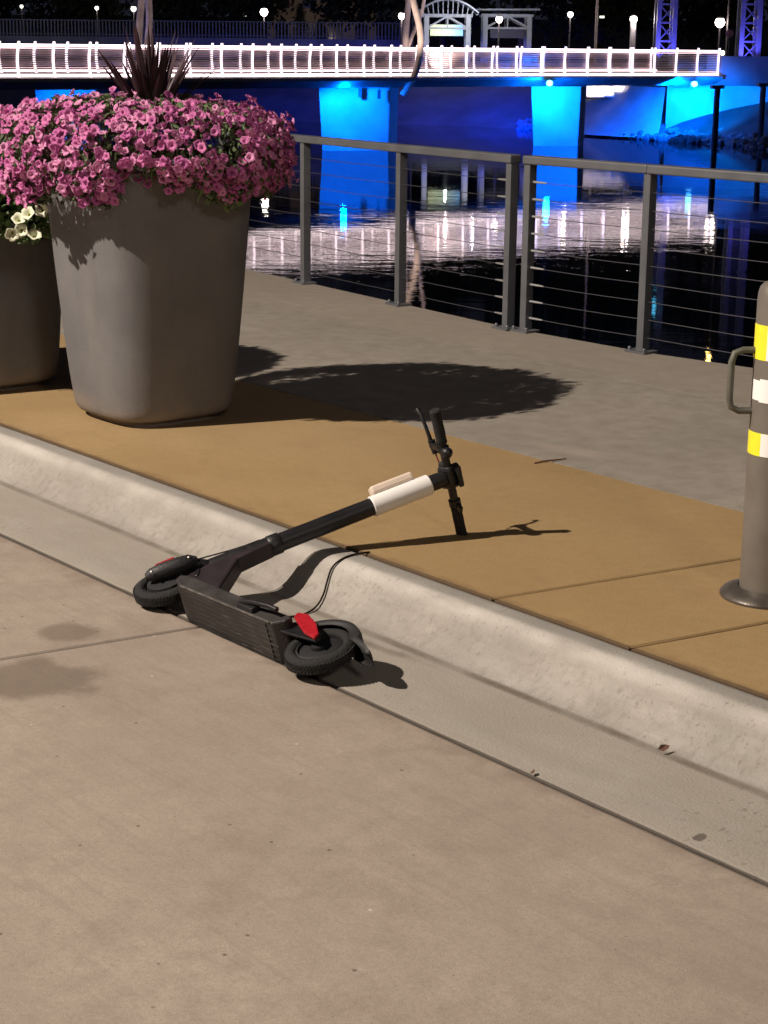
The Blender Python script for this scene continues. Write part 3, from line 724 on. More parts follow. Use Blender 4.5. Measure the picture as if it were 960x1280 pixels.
def conifer(X, Y, hgt, wid, label, seed):
    rr = random.Random(seed); r = empty('conifer', (X, Y, WZ + 4.2), label, 'conifer', 'small conifers before the beige block')
    mb = MB(); mb.tube([(0, 0, 0), (0, 0, hgt)], [.16, .02], 6); mb.build('trunk', M_BARK, r)
    mb = MB()
    for k in range(900):
        z = rr.uniform(.08, 1); q = (1 - z) * wid / 2 * rr.uniform(.2, 1.1); an = rr.uniform(0, 6.3)
        p = Vector((math.cos(an) * q, math.sin(an) * q, z * hgt)); d = Vector((math.cos(an), math.sin(an), -.35)).normalized(); s_ = Vector((-d.y, d.x, 0)).normalized()
        mb.add([p - s_ * .12, p + s_ * .12, p + d * .45], [(0, 1, 2)])
    mb.build('crown', M_LEAF, r)
TR = [(-420, 185), (-250, 175), (-90, 180), (20, 188), (105, 178), (215, 185), (290, 190), (470, 182), (545, 172), (640, 165), (735, 172), (800, 160), (870, 168), (955, 158), (1060, 162), (1180, 155), (1350, 150)]
desc = ['far left beyond the frame', 'just beyond the left edge', 'touching the left edge', 'at the left edge behind the faint lamp', 'behind the small lamp left of the mast', 'right of the left timber mast',
        'left of the brightest far lamp', 'left of the tall curved mast', 'directly behind the arched shelter', 'directly behind the flat roof shelter', 'behind the tall bare pole', 'behind the pale glowing post',
        'between the two blue lattice towers', 'behind the right lattice tower', 'just beyond the right edge', 'second beyond the right edge', 'farthest to the right']
for i, ((x, D), ds) in enumerate(zip(TR, desc)):
    tree((x - 480) / FPX * D, D, 16 + (i * 37 % 7), 14 + (i * 13 % 4), 'dark leafy tree standing ' + ds, 40 + i)
M_DIM = mat('beige_render', (.33, .27, .22), .9, 0, .15, .4)
bl = empty('apartment_block', ((400 - 480) / FPX * 205, 205, WZ + 4), 'dim beige block standing behind the small conifers', 'building')
wv = 130 / FPX * 205
mb = MB(); mb.box((0, 3, 8), (wv, 6, 16)); mb.build('wall', M_DIM, bl)
M_WIN = mat('dark_window', (.02, .02, .025), .15)
for ix in range(4):
    for iz in range(4):
        mb = MB(); mb.box((-wv / 2 + 1.6 + ix * (wv - 3.2) / 3, -.02, 2.4 + iz * 3.4), (1.5, .08, 1.7)); mb.build('window', M_WIN, bl)
mb = MB(); mb.box((0, 3, 16.2), (wv + .6, 6.6, .4)); mb.build('roof', M_DIM, bl)
spot('block_light', ((400 - 480) / FPX * 205, 192, 2), ((400 - 480) / FPX * 205, 205, 5), 600, (1, .8, .62), .3, 120, .8)
for x, hg, ds in ((318, 3.8, 'small dark conifer just left of the beige block'), (373, 4.6, 'taller small conifer centred before the beige block'), (352, 3.0, 'lowest small conifer, left of the centred one'), (398, 3.2, 'small conifer right of the centred one')):
    conifer((x - 480) / FPX * 172, 172, hg, 2.8, ds, x)

# ------------------------------------------------------------------ quay railing
M_RAIL = mat('railing_grey', (.150, .155, .168), .5, .35, .12, 6, .15, 80)
M_CABLE = mat('steel_cable', (.085, .085, .095), .5, .5)
M_FIT = mat('cable_fitting', (.62, .62, .62), .35, .7)
M_CORE = M_RAIL
HT = 1.05
def railing(pts, name, label, fits=None, ends=()):
    base = pts[0]; r = empty(name, base, label, 'railing', 'cable railings along the quay edge')
    L0 = [p - base for p in pts]
    for i, p in enumerate(L0):
        a = L0[max(i - 1, 0)]; b_ = L0[min(i + 1, len(L0) - 1)]; d = (b_ - a).normalized(); s_ = Vector((-d.y, d.x, 0))
        if s_.y > 0: s_ = -s_
        mb = MB(); mb.bar(p + Vector((0, 0, .008)), p + Vector((0, 0, HT - .045)), .016, .062, up=tuple(d)) if 0 else mb.box(p + Vector((0, 0, (HT - .045) / 2 + .004)), (.050, .062, HT - .05), Matrix.Rotation(math.atan2(d.y, d.x), 3, 'Z'))
        po = mb.build('post', M_RAIL, r, bevel=.004)
        mb = MB(); mb.box(p + s_ * .01 + Vector((0, 0, .007)), (.15, .12, .012), Matrix.Rotation(math.atan2(d.y, d.x), 3, 'Z'))
        for u in (-.055, .055):
            mb.lathe([(.011, 0), (.011, .014), (.007, .020)], p + s_ * .05 + d * u + Vector((0, 0, .012)), 8)
        mb.build('base_plate', M_RAIL, r)
    e0 = (L0[0] - L0[1]).normalized() * .03; e1 = (L0[-1] - L0[-2]).normalized() * .03
    line = [L0[0] + e0] + L0[1:-1] + [L0[-1] + e1]
    mb = MB()
    for a, b_ in zip(line, line[1:]): mb.bar(a + Vector((0, 0, HT - .020)), b_ + Vector((0, 0, HT - .020)), .085, .050)
    mb.build('top_rail', M_RAIL, r, bevel=.008)
    for k in range(9):
        z = .085 + k * .102; mb = MB()
        P = []
        for a, b_ in zip(L0, L0[1:]): P += [a.lerp(b_, q / 6) + Vector((0, 0, z - .004 * math.sin(q / 6 * math.pi))) for q in range(6)]
        P.append(L0[-1] + Vector((0, 0, z)))
        mb.tube(P, .0022, 6)
        cb = mb.build('cable', M_CABLE, r, smooth=True)
        for e in ends:
            p = L0[e]; q = L0[e - 1] if e else L0[1]; d = (q - p).normalized()
            mb = MB(); mb.tube([p + d * .03 + Vector((0, 0, z)), p + d * .10 + Vector((0, 0, z)), p + d * .14 + Vector((0, 0, z - .0005))], [.0075, .0065, .004], 8); mb.build('turnbuckle', M_FIT, cb, smooth=True)
    return r
# posts stand just inside the edge
def post_at(x, y): return on_z(x, y)
dL = (post_at(382, 355) - post_at(500, 382)); dR = (post_at(803, 441) - post_at(657, 414))
left = [post_at(382, 354) + dL * k for k in (7, 6, 5, 4, 3, 2, 1)] + [post_at(382, 354), post_at(500, 381), post_at(635, 411)]
pr_ = post_at(657, 414)
right = [pr_, post_at(803, 440)] + [post_at(803, 440) + (post_at(803, 440) - pr_).normalized() * 1.22 * k for k in range(1, 9)]
railing(left, 'railing', 'grey cable railing run behind the flower planter, left of the twin posts', ends=(-1,))
railing(right, 'railing', 'grey cable railing run right of the twin posts, ending behind the bollard', ends=(0,))

# ------------------------------------------------------------------ planters
g = G('planter_resin')
c = g.mix(g.rng(g.noise(3, 6), .3, .7), (.132, .130, .134), (.175, .170, .172))
c = g.mix(g.rng(g.noise(5, 6, stretch=(1.5, 1.5, .3)), .5, .75, 0, .28), c, (.24, .215, .19))
c = g.mix(g.rng(g.noise(9, 6, stretch=(1.5, 1.5, .12)), .55, .75, 0, .25), c, (.10, .09, .085))
c = g.mix(g.math('MULTIPLY', g.rng(g.noise(260, 3), .55, .7), .4), c, (.10, .09, .08))
c = g.mix(g.math('MULTIPLY', g.blob((.16, -.36), .12, .3, .8), .0), c, (.1, .08, .07))
low = g.rng(g.math('ADD', g.sep.outputs[2], g.rng(g.noise(6, 5), .3, .7, -.06, .06)), .02, .16, .5, 0, True)
c = g.mix(low, c, (.30, .24, .19))
M_POT = g.finish(c, .62, .35, 170)
M_SOIL = mat('potting_soil', (.03, .022, .016), .95, 0, .4, 20, .8, 40)
def planter(c, height, rb, rt, label):
    ang = math.atan2(T.y, T.x)
    r = empty('planter', c, label, 'planter', 'large grey resin planters'); r.rotation_euler.z = ang
    def ring(a, z, n_=72, e=3.4):
        o = []
        for k in range(n_):
            t = 2 * math.pi * k / n_; cx, sx = math.cos(t), math.sin(t)
            o.append((a * math.copysign(abs(cx) ** (2 / e), cx), a * math.copysign(abs(sx) ** (2 / e), sx), z))
        return o
    prof = [(rb * .84, 0), (rb * .84, .022), (rb * .86, .024), (rb * .95, .03), (rb * .99, .045), (rb * 1.012, .07), (rb * 1.03, .11)]
    for k in range(1, 13):
        f = k / 12; prof.append((rb * 1.03 + (rt - rb * 1.03) * (f ** .85), .11 + (height - .135) * f))
    prof += [(rt + .004, height - .01), (rt - .004, height), (rt - .035, height), (rt - .04, height - .02), (rt - .05, height - .10)]
    mb = MB(); n_ = 72; vs = []
    for a, z in prof: vs += ring(a, z)
    mb.add(vs, [(i * n_ + k, i * n_ + (k + 1) % n_, (i + 1) * n_ + (k + 1) % n_, (i + 1) * n_ + k) for i in range(len(prof) - 1) for k in range(n_)] + [tuple(range(n_))[::-1]])
    mb.build('pot', M_POT, r, smooth=True)
    mb = MB(); mb.add(ring(rt - .045, height - .09), [tuple(range(n_))]); mb.build('soil', M_SOIL, r)
    return r
PC = Vector((-1.085, 8.10, 0)); PH = 1.15
planter(PC, PH, .318, .415, 'tall grey planter overflowing with pink petunias')
PC2 = Vector((-2.12, 8.86, 0)); PH2 = .80
planter(PC2, PH2, .385, .44, 'shorter grey planter at the left edge with white flowers')

M_PET = []
for i, (c1, c2) in enumerate((((.66, .19, .44), (.28, .04, .17)), ((.56, .14, .38), (.22, .03, .13)), ((.74, .30, .53), (.36, .07, .22)))):
    m = bpy.data.materials.new('petunia_petal'); m.use_nodes = True; nt = m.node_tree; p_ = nt.nodes['Principled BSDF']; p_.inputs['Roughness'].default_value = .7
    tc = nt.nodes.new('ShaderNodeTexCoord'); gr = nt.nodes.new('ShaderNodeAttribute'); gr.attribute_name = 'rad'
    cr = nt.nodes.new('ShaderNodeValToRGB'); cr.color_ramp.elements[0].position = .10; cr.color_ramp.elements[0].color = (*c2, 1); cr.color_ramp.elements[1].position = .26; cr.color_ramp.elements[1].color = (*c1, 1)
    e_ = cr.color_ramp.elements.new(1.0); e_.color = (*[min(1, v * 1.0) for v in c1], 1)
    nt.links.new(gr.outputs['Fac'], cr.inputs[0]); nt.links.new(cr.outputs[0], p_.inputs['Base Color'])
    p_.inputs['Subsurface Weight'].default_value = 0
    tr_ = nt.nodes.new('ShaderNodeBsdfTranslucent'); mx = nt.nodes.new('ShaderNodeMixShader'); mx.inputs[0].default_value = .3
    nt.links.new(cr.outputs[0], tr_.inputs[0]); nt.links.new(p_.outputs[0], mx.inputs[1]); nt.links.new(tr_.outputs[0], mx.inputs[2])
    nt.links.new(mx.outputs[0], nt.nodes['Material Output'].inputs[0])
    M_PET.append(m)
M_GL = mat('petunia_leaf', (.075, .11, .04), .65, 0, .35, 9)
M_GL2 = mat('bright_leaf', (.09, .15, .05), .6, 0, .3, 9)
M_WPET = mat('white_petal', (.70, .72, .54), .7, 0, .1, 20)
M_CENT = mat('flower_throat', (.35, .36, .10), .8)

def flower_geo(rr, rad=.028, cup=.15, back=.013):
    """an open five-lobed trumpet facing +z"""
    K = 20; rings = [0, .22, .55, .85, 1.0]; vs = []; rd = []
    ph = rr.uniform(0, 6.3)
    for ri, q in enumerate(rings):
        for k in range(K):
            a = 2 * math.pi * k / K
            lobe = 1 + (.10 * math.cos(5 * a + ph) - .02) * q
            z = -back * (1 - q) ** 1.6 * 1.6 + .004 * q * math.sin(10 * a + ph) + cup * rad * .25 * q - (.25 * rad * q ** 4)
            rx = rad * q * lobe if q > 0 else .0015
            vs.append((rx * math.cos(a), rx * math.sin(a), z)); rd.append(q)
    fs = [(i * K + k, i * K + (k + 1) % K, (i + 1) * K + (k + 1) % K, (i + 1) * K + k) for i in range(len(rings) - 1) for k in range(K)]
    # narrow tube behind
    b0 = len(vs)
    for z, r_ in ((-.030, .002), (-.055, .0015)):
        for k in range(6):
            a = 2 * math.pi * k / 6; vs.append((r_ * math.cos(a), r_ * math.sin(a), z)); rd.append(.5)
    fs += [(b0 + k, b0 + (k + 1) % 6, b0 + 6 + (k + 1) % 6, b0 + 6 + k) for k in range(6)]
    return vs, fs, rd
def flower_mesh(seed, m, rad):
    rr = random.Random(seed); vs, fs, rd = flower_geo(rr, rad)
    me = bpy.data.meshes.new('flower'); me.from_pydata(vs, [], fs); me.materials.append(m)
    me.polygons.foreach_set('use_smooth', [True] * len(fs))
    at_ = me.attributes.new('rad', 'FLOAT', 'POINT'); at_.data.foreach_set('value', rd)
    return me
FM = [flower_mesh(i, M_PET[i % 3], .0195 + .0019 * (i % 5)) for i in range(9)]
FD = [([v.co.copy() for v in me.vertices], [tuple(p.vertices) for p in me.polygons], [d.value for d in me.attributes['rad'].data]) for me in FM]

pet = empty('petunia_plant', PC + Vector((0, 0, PH - .1)), 'mass of pink petunias spilling over the tall grey planter', 'petunias')
rr = random.Random(11)
def dome(az, u):
    """surface of the flower mass: az around, u from 0 at the crown to 1 at the trailing hem; returns offset from planter axis, height"""
    lump = .05 * noise.noise(Vector((math.cos(az) * 1.7, math.sin(az) * 1.7, u * 2.0))) + .045 * noise.noise(Vector((math.cos(az) * 4, math.sin(az) * 4, u * 4 + 5)))
    R0 = .665 + .04 * math.cos(az - R(200)) + .03 * math.cos(2 * az)
    # trailing hem: uneven, cut away at the front middle
    front = math.exp(-((math.degrees(math.atan2(math.sin(az - R(-86)), math.cos(az - R(-86))))) / 9.5) ** 2)
    hem = 1.045 + .10 * noise.noise(Vector((math.cos(az) * 3, math.sin(az) * 3, 9))) + .17 * front
    ztop = 1.445
    if u < .55:
        f = u / .55; a_ = f * math.pi / 2; rad = R0 * (math.sin(a_) ** .78) * (1 + lump); z = 1.20 + (ztop - 1.20) * (math.cos(a_) ** .72)
    else:
        f = (u - .55) / .45; rad = R0 * (1 - .16 * f ** 2 - .10 * front * f) * (1 + lump); z = 1.20 - (1.20 - hem) * f
    return rad, z + lump * .35
leafm = MB(); restv = []; restf = []; restr = []; restm = []; cand = []
for i in range(3800):
    az = rr.uniform(-math.pi, math.pi); u = rr.random() ** .72
    rad, z = dome(az, u)
    p = Vector((math.cos(az) * rad, math.sin(az) * rad, z - (PH - .1)))
    dens = noise.noise(Vector((p.x * 5.5, p.y * 5.5, p.z * 6 + 2)))
    if u < .22 and rr.random() < .6: continue
    if dens > .33 and rr.random() < .85: continue
    up = max(0, 1 - u / .55)
    n_ = Vector((math.cos(az) * (1 - up * .7), math.sin(az) * (1 - up * .7), .25 + up * 1.1 - .25 * u)) + Vector((rr.uniform(-.75, .75), rr.uniform(-.75, .75), rr.uniform(-.5, .6)))
    # flowers face the light and the viewer side more than the leaves behind
    n_.normalize(); p += n_ * (rr.uniform(-.02, .03) if rr.random() < .9 else rr.uniform(.03, .065))
    vis = -math.sin(az) + .3 * rr.random()
    cand.append((vis, p, n_))
cand.sort(key=lambda c_: -c_[0])
# keep the flowers from overlapping too much
kept = []; grid = {}
for vis, p, n_ in cand:
    key = tuple(int(math.floor(c_ / .04)) for c_ in p); ok = True
    for a in (-1, 0, 1):
        for b_ in (-1, 0, 1):
            for c_ in (-1, 0, 1):
                for q in grid.get((key[0] + a, key[1] + b_, key[2] + c_), ()):
                    if (q - p).length < .021: ok = False
    if ok: grid.setdefault(key, []).append(p); kept.append((vis, p, n_))
for i, (vis, p, n_) in enumerate(kept):
    k = rr.randrange(9); s_ = rr.uniform(.62, 1.15)
    M_ = Matrix.Translation(p) @ n_.to_track_quat('Z', 'Y').to_matrix().to_4x4() @ Matrix.Rotation(rr.uniform(0, 6.3), 4, 'Z') @ Matrix.Diagonal((s_, s_ * rr.uniform(.8, 1), s_, 1))
    if i < 100:
        o = bpy.data.objects.new('flower', FM[k]); COL.objects.link(o); o.parent = pet; o.matrix_local = M_
    else:
        b0 = len(restv); vs, fs, rd = FD[k]
        restv += [tuple(M_ @ v) for v in vs]; restf += [tuple(b0 + j for j in f) for f in fs]; restr += rd; restm += [k % 3] * len(fs)
me = bpy.data.meshes.new('flowers'); me.from_pydata(restv, [], restf)
for m in M_PET: me.materials.append(m)
me.polygons.foreach_set('material_index', restm); me.polygons.foreach_set('use_smooth', [True] * len(restf))
at_ = me.attributes.new('rad', 'FLOAT', 'POINT'); at_.data.foreach_set('value', restr)
o = bpy.data.objects.new('flowers', me); COL.objects.link(o); o.parent = pet; o['kind'] = 'stuff'
def leaf(mb, p, d, s_, wd, curl=.25):
    d = d.normalized(); side_ = d.orthogonal().normalized(); side_ = (side_ * math.cos(s_ * 91) + d.cross(side_) * math.sin(s_ * 91)); nn = d.cross(side_)
    vs = [p, p + d * s_ * .35 + side_ * wd - nn * .1 * s_, p + d * s_ * .75 + side_ * wd * .7 - nn * curl * s_ * .5, p + d * s_ - nn * curl * s_, p + d * s_ * .75 - side_ * wd * .7 - nn * curl * s_ * .5, p + d * s_ * .35 - side_ * wd - nn * .1 * s_, p + d * s_ * .5]
    mb.add(vs, [(0, 1, 6), (1, 2, 6), (2, 3, 6), (3, 4, 6), (4, 5, 6), (5, 0, 6)])
for i in range(6500):
    az = rr.uniform(-math.pi, math.pi); u = rr.random() ** .8; rad, z = dome(az, u)
    k = 1 - abs(rr.gauss(0, .09)); p = Vector((math.cos(az) * rad * k, math.sin(az) * rad * k, z - (PH - .1) - rr.uniform(0, .03)))
    d = Vector((math.cos(az), math.sin(az), rr.uniform(-.4, .8))) + Vector((rr.uniform(-1, 1), rr.uniform(-1, 1), rr.uniform(-1, 1))) * .8
    leaf(leafm, p - d.normalized() * .02, d, rr.uniform(.025, .05), rr.uniform(.008, .014))
for i in range(160):     # trailing stems
    az = rr.uniform(-math.pi, math.pi); u0 = rr.uniform(.1, .5); P = []
    for q in range(6):
        rad, z = dome(az + q * .02, u0 + (1 - u0) * q / 5); P.append(Vector((math.cos(az) * rad * .95, math.sin(az) * rad * .95, z - (PH - .1) - .02)))
    leafm.tube(P, .0025, 4)
leafm.build('leaves', M_GL, pet)

# a few stray flowers hanging below the hem are part of the same plant
for x, y, D in ((103, 254, 7.50), (185, 229, 7.62), (173, 222, 7.62)):
    p = at(x, y, D) - pet.location
    o = bpy.data.objects.new('flower', FM[1]); COL.objects.link(o); o.parent = pet
    o.matrix_local = Matrix.Translation(p) @ Vector((.1, -1, .2)).to_track_quat('Z', 'Y').to_matrix().to_4x4()

# taller loose sprigs at the back right
mb = MB()
# spiky plant
M_SPK = mat('spike_leaf', (.040, .016, .024), .5, 0, .4, 5)
sp_ = empty('spiky_plant', PC + Vector((.02, .0, PH + .14)), 'dark burgundy spiky plant rising from the pink petunias', 'plant')
rr = random.Random(5)
for i in range(46):
    az = rr.uniform(0, 6.283); tilt = rr.uniform(.03, 1.0) ** .9 * .76; L_ = rr.uniform(.39, .52) * (1 - .12 * tilt)
    d0 = Vector((math.cos(az) * math.sin(tilt), math.sin(az) * math.sin(tilt), math.cos(tilt))); sd = Vector((-math.sin(az), math.cos(az), 0)); up_ = d0.cross(sd)
    mb = MB(); vs = []; wd = rr.uniform(.017, .025); K = 7; tw = rr.uniform(-.5, .5)
    for q in range(K + 1):
        f = q / K; cen = d0 * L_ * f + Vector((math.cos(az), math.sin(az), -.5)) * .05 * f * f * tilt
        wq = wd * (1 - f ** 2.6) * (.55 + .9 * min(f * 2.5, 1) * .5); s2 = sd * math.cos(tw * f) + up_ * math.sin(tw * f)
        vs += [cen - s2 * wq, cen - up_ * wq * .35, cen + s2 * wq]
    mb.add(vs, [(q * 3 + a, q * 3 + a + 1, (q + 1) * 3 + a + 1, (q + 1) * 3 + a) for q in range(K) for a in (0, 1)])
    mb.build('leaf', M_SPK, sp_, smooth=False)

# white flowers and green leaves in the shorter planter
wp = empty('white_flower_plant', PC2 + Vector((0, 0, PH2 - .08)), 'leafy green plant with pale yellow white flowers in the short planter', 'flowers')
mb = MB(); rr = random.Random(21)
for i in range(8500):
    az = rr.uniform(0, 6.283); el = rr.uniform(0, 1); q = rr.uniform(.75, 1.02)
    rad = .60 * math.sqrt(1 - el ** 2.2) * q; z = .02 + .60 * el * q + .03 * noise.noise(Vector((math.cos(az) * 3, math.sin(az) * 3, el * 3)))
    p = Vector((math.cos(az) * rad, math.sin(az) * rad, z)); d = Vector((math.cos(az), math.sin(az), .6)) + Vector((rr.uniform(-1, 1), rr.uniform(-1, 1), rr.uniform(-1, 1))) * .7
    leaf(mb, p, d, rr.uniform(.04, .07), rr.uniform(.010, .018))
mb.build('leaves', M_GL2, wp)
WF = []
for i in range(3):
    vs, fs, rd = flower_geo(random.Random(60 + i), .034, .6, .025)
    me = bpy.data.meshes.new('white_flower'); me.from_pydata(vs, [], fs); me.materials.append(M_WPET); me.materials.append(M_CENT)
    me.polygons.foreach_set('material_index', [1 if k < 20 else 0 for k in range(len(fs))]); me.polygons.foreach_set('use_smooth', [True] * len(fs)); WF.append(me)
spots = [(at(x + rr.uniform(-4, 4), y + rr.uniform(-5, 4), 8.27 + rr.uniform(-.03, .03)), Vector((rr.uniform(-.7, .7), -1, rr.uniform(-.2, 1.0)))) for x, y in ((14, 290), (24, 272), (30, 266), (27, 290), (41, 289), (49, 262))]
for i in range(45):
    az = rr.uniform(0, 6.283); el = rr.uniform(.05, .9); rad = .62 * math.sqrt(1 - el ** 2.2); spots.append((wp.location + Vector((math.cos(az) * rad, math.sin(az) * rad, .03 + .62 * el)), Vector((math.cos(az), math.sin(az), .5))))
for i, (p, n_) in enumerate(spots):
    if i >= 6 and p.y < 8.75: continue
    o = bpy.data.objects.new('flower', WF[i % 3]); COL.objects.link(o); o.parent = wp
    nv = (n_ + Vector((rr.uniform(-.3, .3), rr.uniform(-.3, .3), rr.uniform(-.2, .4)))).normalized()
    o.matrix_local = Matrix.Translation(p - wp.location) @ nv.to_track_quat('Z', 'Y').to_matrix().to_4x4()

# ------------------------------------------------------------------ bollard
M_BOL = mat('bollard_paint', (.19, .170, .145), .45, .2, .14, 7, .12, 260)
M_YEL = mat('reflective_yellow', (.92, .86, .04), .35, 0, .04, 30)
M_WHT = mat('reflective_white', (.95, .95, .92), .3)
M_RING = mat('bollard_flange', (.12, .105, .09), .36, .5, .25, 14, .1, 60)
BC = on_z(962, 752) + Vector((0.005, .06, 0)); br = .090
bo = empty('bollard', BC, 'brown grey steel bollard with yellow and white reflective bands at the right edge', 'bollard')
mb = MB(); mb.lathe([(br, .01), (br, .94), (br * .985, .962), (br * .93, .982), (br * .8, .995), (br * .5, 1.003), (.001, 1.006)], n=48); mb.build('tube', M_BOL, bo, smooth=True)
mb = MB(); mb.lathe([(.150, 0), (.150, .008), (.140, .020), (.115, .030), (br + .004, .034)], n=48, cap=False); mb.build('flange', M_RING, bo, smooth=True)
def wrap(mb, z0, z1, a0, a1, r, ragged=0):
    K = max(2, int((a1 - a0) / R(4))); vs = []
    for k in range(K + 1):
        a = a0 + (a1 - a0) * k / K; j = ragged * rr.uniform(-1, 1) if 0 < k < K else 0
        vs += [(math.cos(a) * r, math.sin(a) * r, z0 + j), (math.cos(a) * r, math.sin(a) * r, z1 + j * .5)]
    mb.add(vs, [(2 * k, 2 * k + 2, 2 * k + 3, 2 * k + 1) for k in range(K)])
for z0, z1 in ((.765, .872), (.468, .540)):
    mb = MB(); wrap(mb, z0, z1, R(0), R(360), br + .0012); b_ = mb.build('reflective_band', M_YEL, bo, smooth=True)
    mb = MB()
    wrap(mb, z0 + .0005, z1 - .0005, R(-137), R(60), br + .0022); mb.build('white_block', M_WHT, b_, smooth=True)
mb = MB(); wrap(mb, .640, .702, R(-172), R(-70), br + .0015, 0); wrap(mb, .636, .708, R(-148), R(-95), br + .0025, 0); mb.build('white_sticker', M_WHT, bo, smooth=True)
M_HND = mat('handle_green_grey', (.12, .12, .095), .5, .2, .2, 20)
hd = Vector((-.99, -.05, 0)).normalized(); P = []
for a, b_ in (((br - .01), .790), (br + .035, .790), (br + .062, .780), (br + .070, .752), (br + .070, .638), (br + .064, .612), (br + .04, .600), (br - .01, .600)): P.append(hd * a + Vector((0, 0, b_)))
mb = MB(); mb.tube(P, .0105, 10); mb.build('handle', M_HND, bo, smooth=True)

# ------------------------------------------------------------------ scooter, lying on its right side half on the kerb
Rm = Matrix(((-0.6309, -0.2181, 0.7445), (0.7757, -0.1613, 0.6101), (-0.013, 0.9625, 0.271)))
SM = Matrix.Translation((-0.2652, 4.8622, -0.0835)) @ Rm.to_4x4()
M_BLK = mat('scooter_black', (.012, .012, .014), .42, .1, .3, 12, .1, 200)
M_GRPH = mat('scooter_graphite', (.040, .036, .034), .55, .25, .35, 12, .25, 120)
M_RUB = mat('tyre_rubber', (.012, .012, .012), .85, 0, .3, 20, .5, 150)
M_PLA = mat('black_plastic', (.018, .018, .020), .55, 0, .3, 15, .25, 150)
M_DKP = mat('fender_plastic', (.007, .007, .008), .62, 0, .2, 12, .1, 150)
M_ALU = mat('bare_metal', (.45, .42, .38), .4, .8)
M_WHP = mat('white_sleeve', (.80, .79, .76), .42, 0, .05, 6)
M_CRM = mat('cream_box', (.72, .60, .49), .5, 0, .06, 8)
M_RED = mat('red_reflector', (.36, .012, .02), .3, 0, .15, 60, emit=(.5, .0, .01), estr=0)
sc = empty('kick_scooter', M=SM, label='black electric kick scooter with white sleeved stem lying on its side across the kerb', cat='scooter')
def wheel(x, motor):
    M90 = Matrix.Rotation(R(90), 3, 'X')
    mb = MB(); K = 48; vs = []; pr = []
    for k in range(14):
        t = 2 * math.pi * k / 14; pr.append((.086 + .0235 * math.cos(t) * (1 if math.cos(t) > 0 else .7), .0250 * math.sin(t)))
    for i in range(K):
        a = 2 * math.pi * i / K
        for r_, y in pr: vs.append((x + r_ * math.cos(a), y, .108 + r_ * math.sin(a)))
    mb.add(vs, [(i * 14 + k, ((i + 1) % K) * 14 + k, ((i + 1) % K) * 14 + (k + 1) % 14, i * 14 + (k + 1) % 14) for i in range(K) for k in range(14)])
    for i in range(60):      # tread blocks
        a = 2 * math.pi * i / 60; d = Vector((math.cos(a), 0, math.sin(a)))
        for s_ in (-1, 1): mb.box(Vector((x, s_ * .009, .108)) + d * .1088, (.0035, .012, .007), Matrix.Rotation(-a, 3, 'Y') @ Matrix.Rotation(0.5 * s_, 3, 'X'))
    tb = mb.build('tyre', M_RUB, sc, smooth=True)
    mb = MB(); c = Vector((x, 0, .108))
    if motor: mb.lathe([(.070, -.019), (.072, -.012), (.072, .012), (.070, .019), (.060, .022), (.030, .027), (.020, .030), (.001, .030)], c, 40, M90, cap=False); mb.lathe([(.070, .019), (.060, -.022 + .0), (.03, -.027), (.001, -.03)], c, 40, M90, cap=False)
    else:
        mb.lathe([(.072, -.016), (.066, -.018), (.064, -.010), (.064, .010), (.066, .018), (.072, .016)], c, 40, M90, cap=False)
        mb.lathe([(.001, -.024), (.022, -.024), (.024, -.018), (.024, .018), (.022, .024), (.001, .024)], c, 24, M90, cap=False)
        mb.lathe([(.001, .012), (.045, .013), (.066, .008)], c, 40, M90, cap=False); mb.lathe([(.001, -.012), (.045, -.013), (.066, -.008)], c, 40, M90, cap=False)
    mb.build('rim', M_PLA if motor else M_DKP, tb, smooth=True)
wheel(.85, True); wheel(0, False)
# deck
mb = MB(); xa, xb = .125, .715; hw = .078
outline = [(xa, .092), (xa + .030, .060), (xb - .05, .060), (xb, .080), (xb + .01, .106), (xb - .02, .120), (xa, .120)]
mb.prism([(x, z) for x, z in outline], -hw, hw); deck = mb.build('deck', M_GRPH, sc, bevel=.006)
mb = MB(); mb.box(((xa + xb) / 2 - .01, 0, .0585), (xb - xa - .14, hw * 2 - .018, .004)); 
for k in range(7): mb.box(((xa + xb) / 2 - .03, -.054 + k * .018, .0563), (xb - xa - .14, .0022, .0012))
mb.build('underside_panel', M_GRPH, deck, bevel=.001)
mb = MB()
for s_ in (-1, 1): mb.bar((xa + .04, s_ * (hw - .001), .0595), (xb - .06, s_ * (hw - .001), .0595), .0045, .0045)
rr = random.Random(9)
for k in range(9):
    x = rr.uniform(xa + .05, xb - .15); y = rr.uniform(-.06, .06); mb.box((x, y, .0558), (rr.uniform(.02, .08), .0015, .0006), Matrix.Rotation(rr.uniform(-.04, .04), 3, 'Z'))
mb.build('worn_edge', mat('worn_metal', (.19, .175, .16), .5, .6, .4, 40), deck)
mb = MB(); mb.box(((xa + xb) / 2 - .02, 0, .1215), (xb - xa - .06, hw * 2 - .02, .003)); mb.build('grip_tape', M_RUB, deck)
# rear fork plates
for s_ in (-1, 1):
    mb = MB(); y0, y1 = sorted((s_ * .040, s_ * .048)); mb.prism([(xa + .02, .075), (xa + .02, .135), (.10, .140), (.02, .126), (-.018, .112), (-.012, .092), (.05, .085)], y0, y1); mb.build('rear_bracket', M_BLK, sc, bevel=.002)
    mb = MB(); mb.lathe([(.014, -.006), (.014, .006), (.008, .010)], (0, s_ * .050, .108), 12, Matrix.Rotation(R(-90 * s_), 3, 'X')); mb.build('axle_nut', M_BLK, sc)
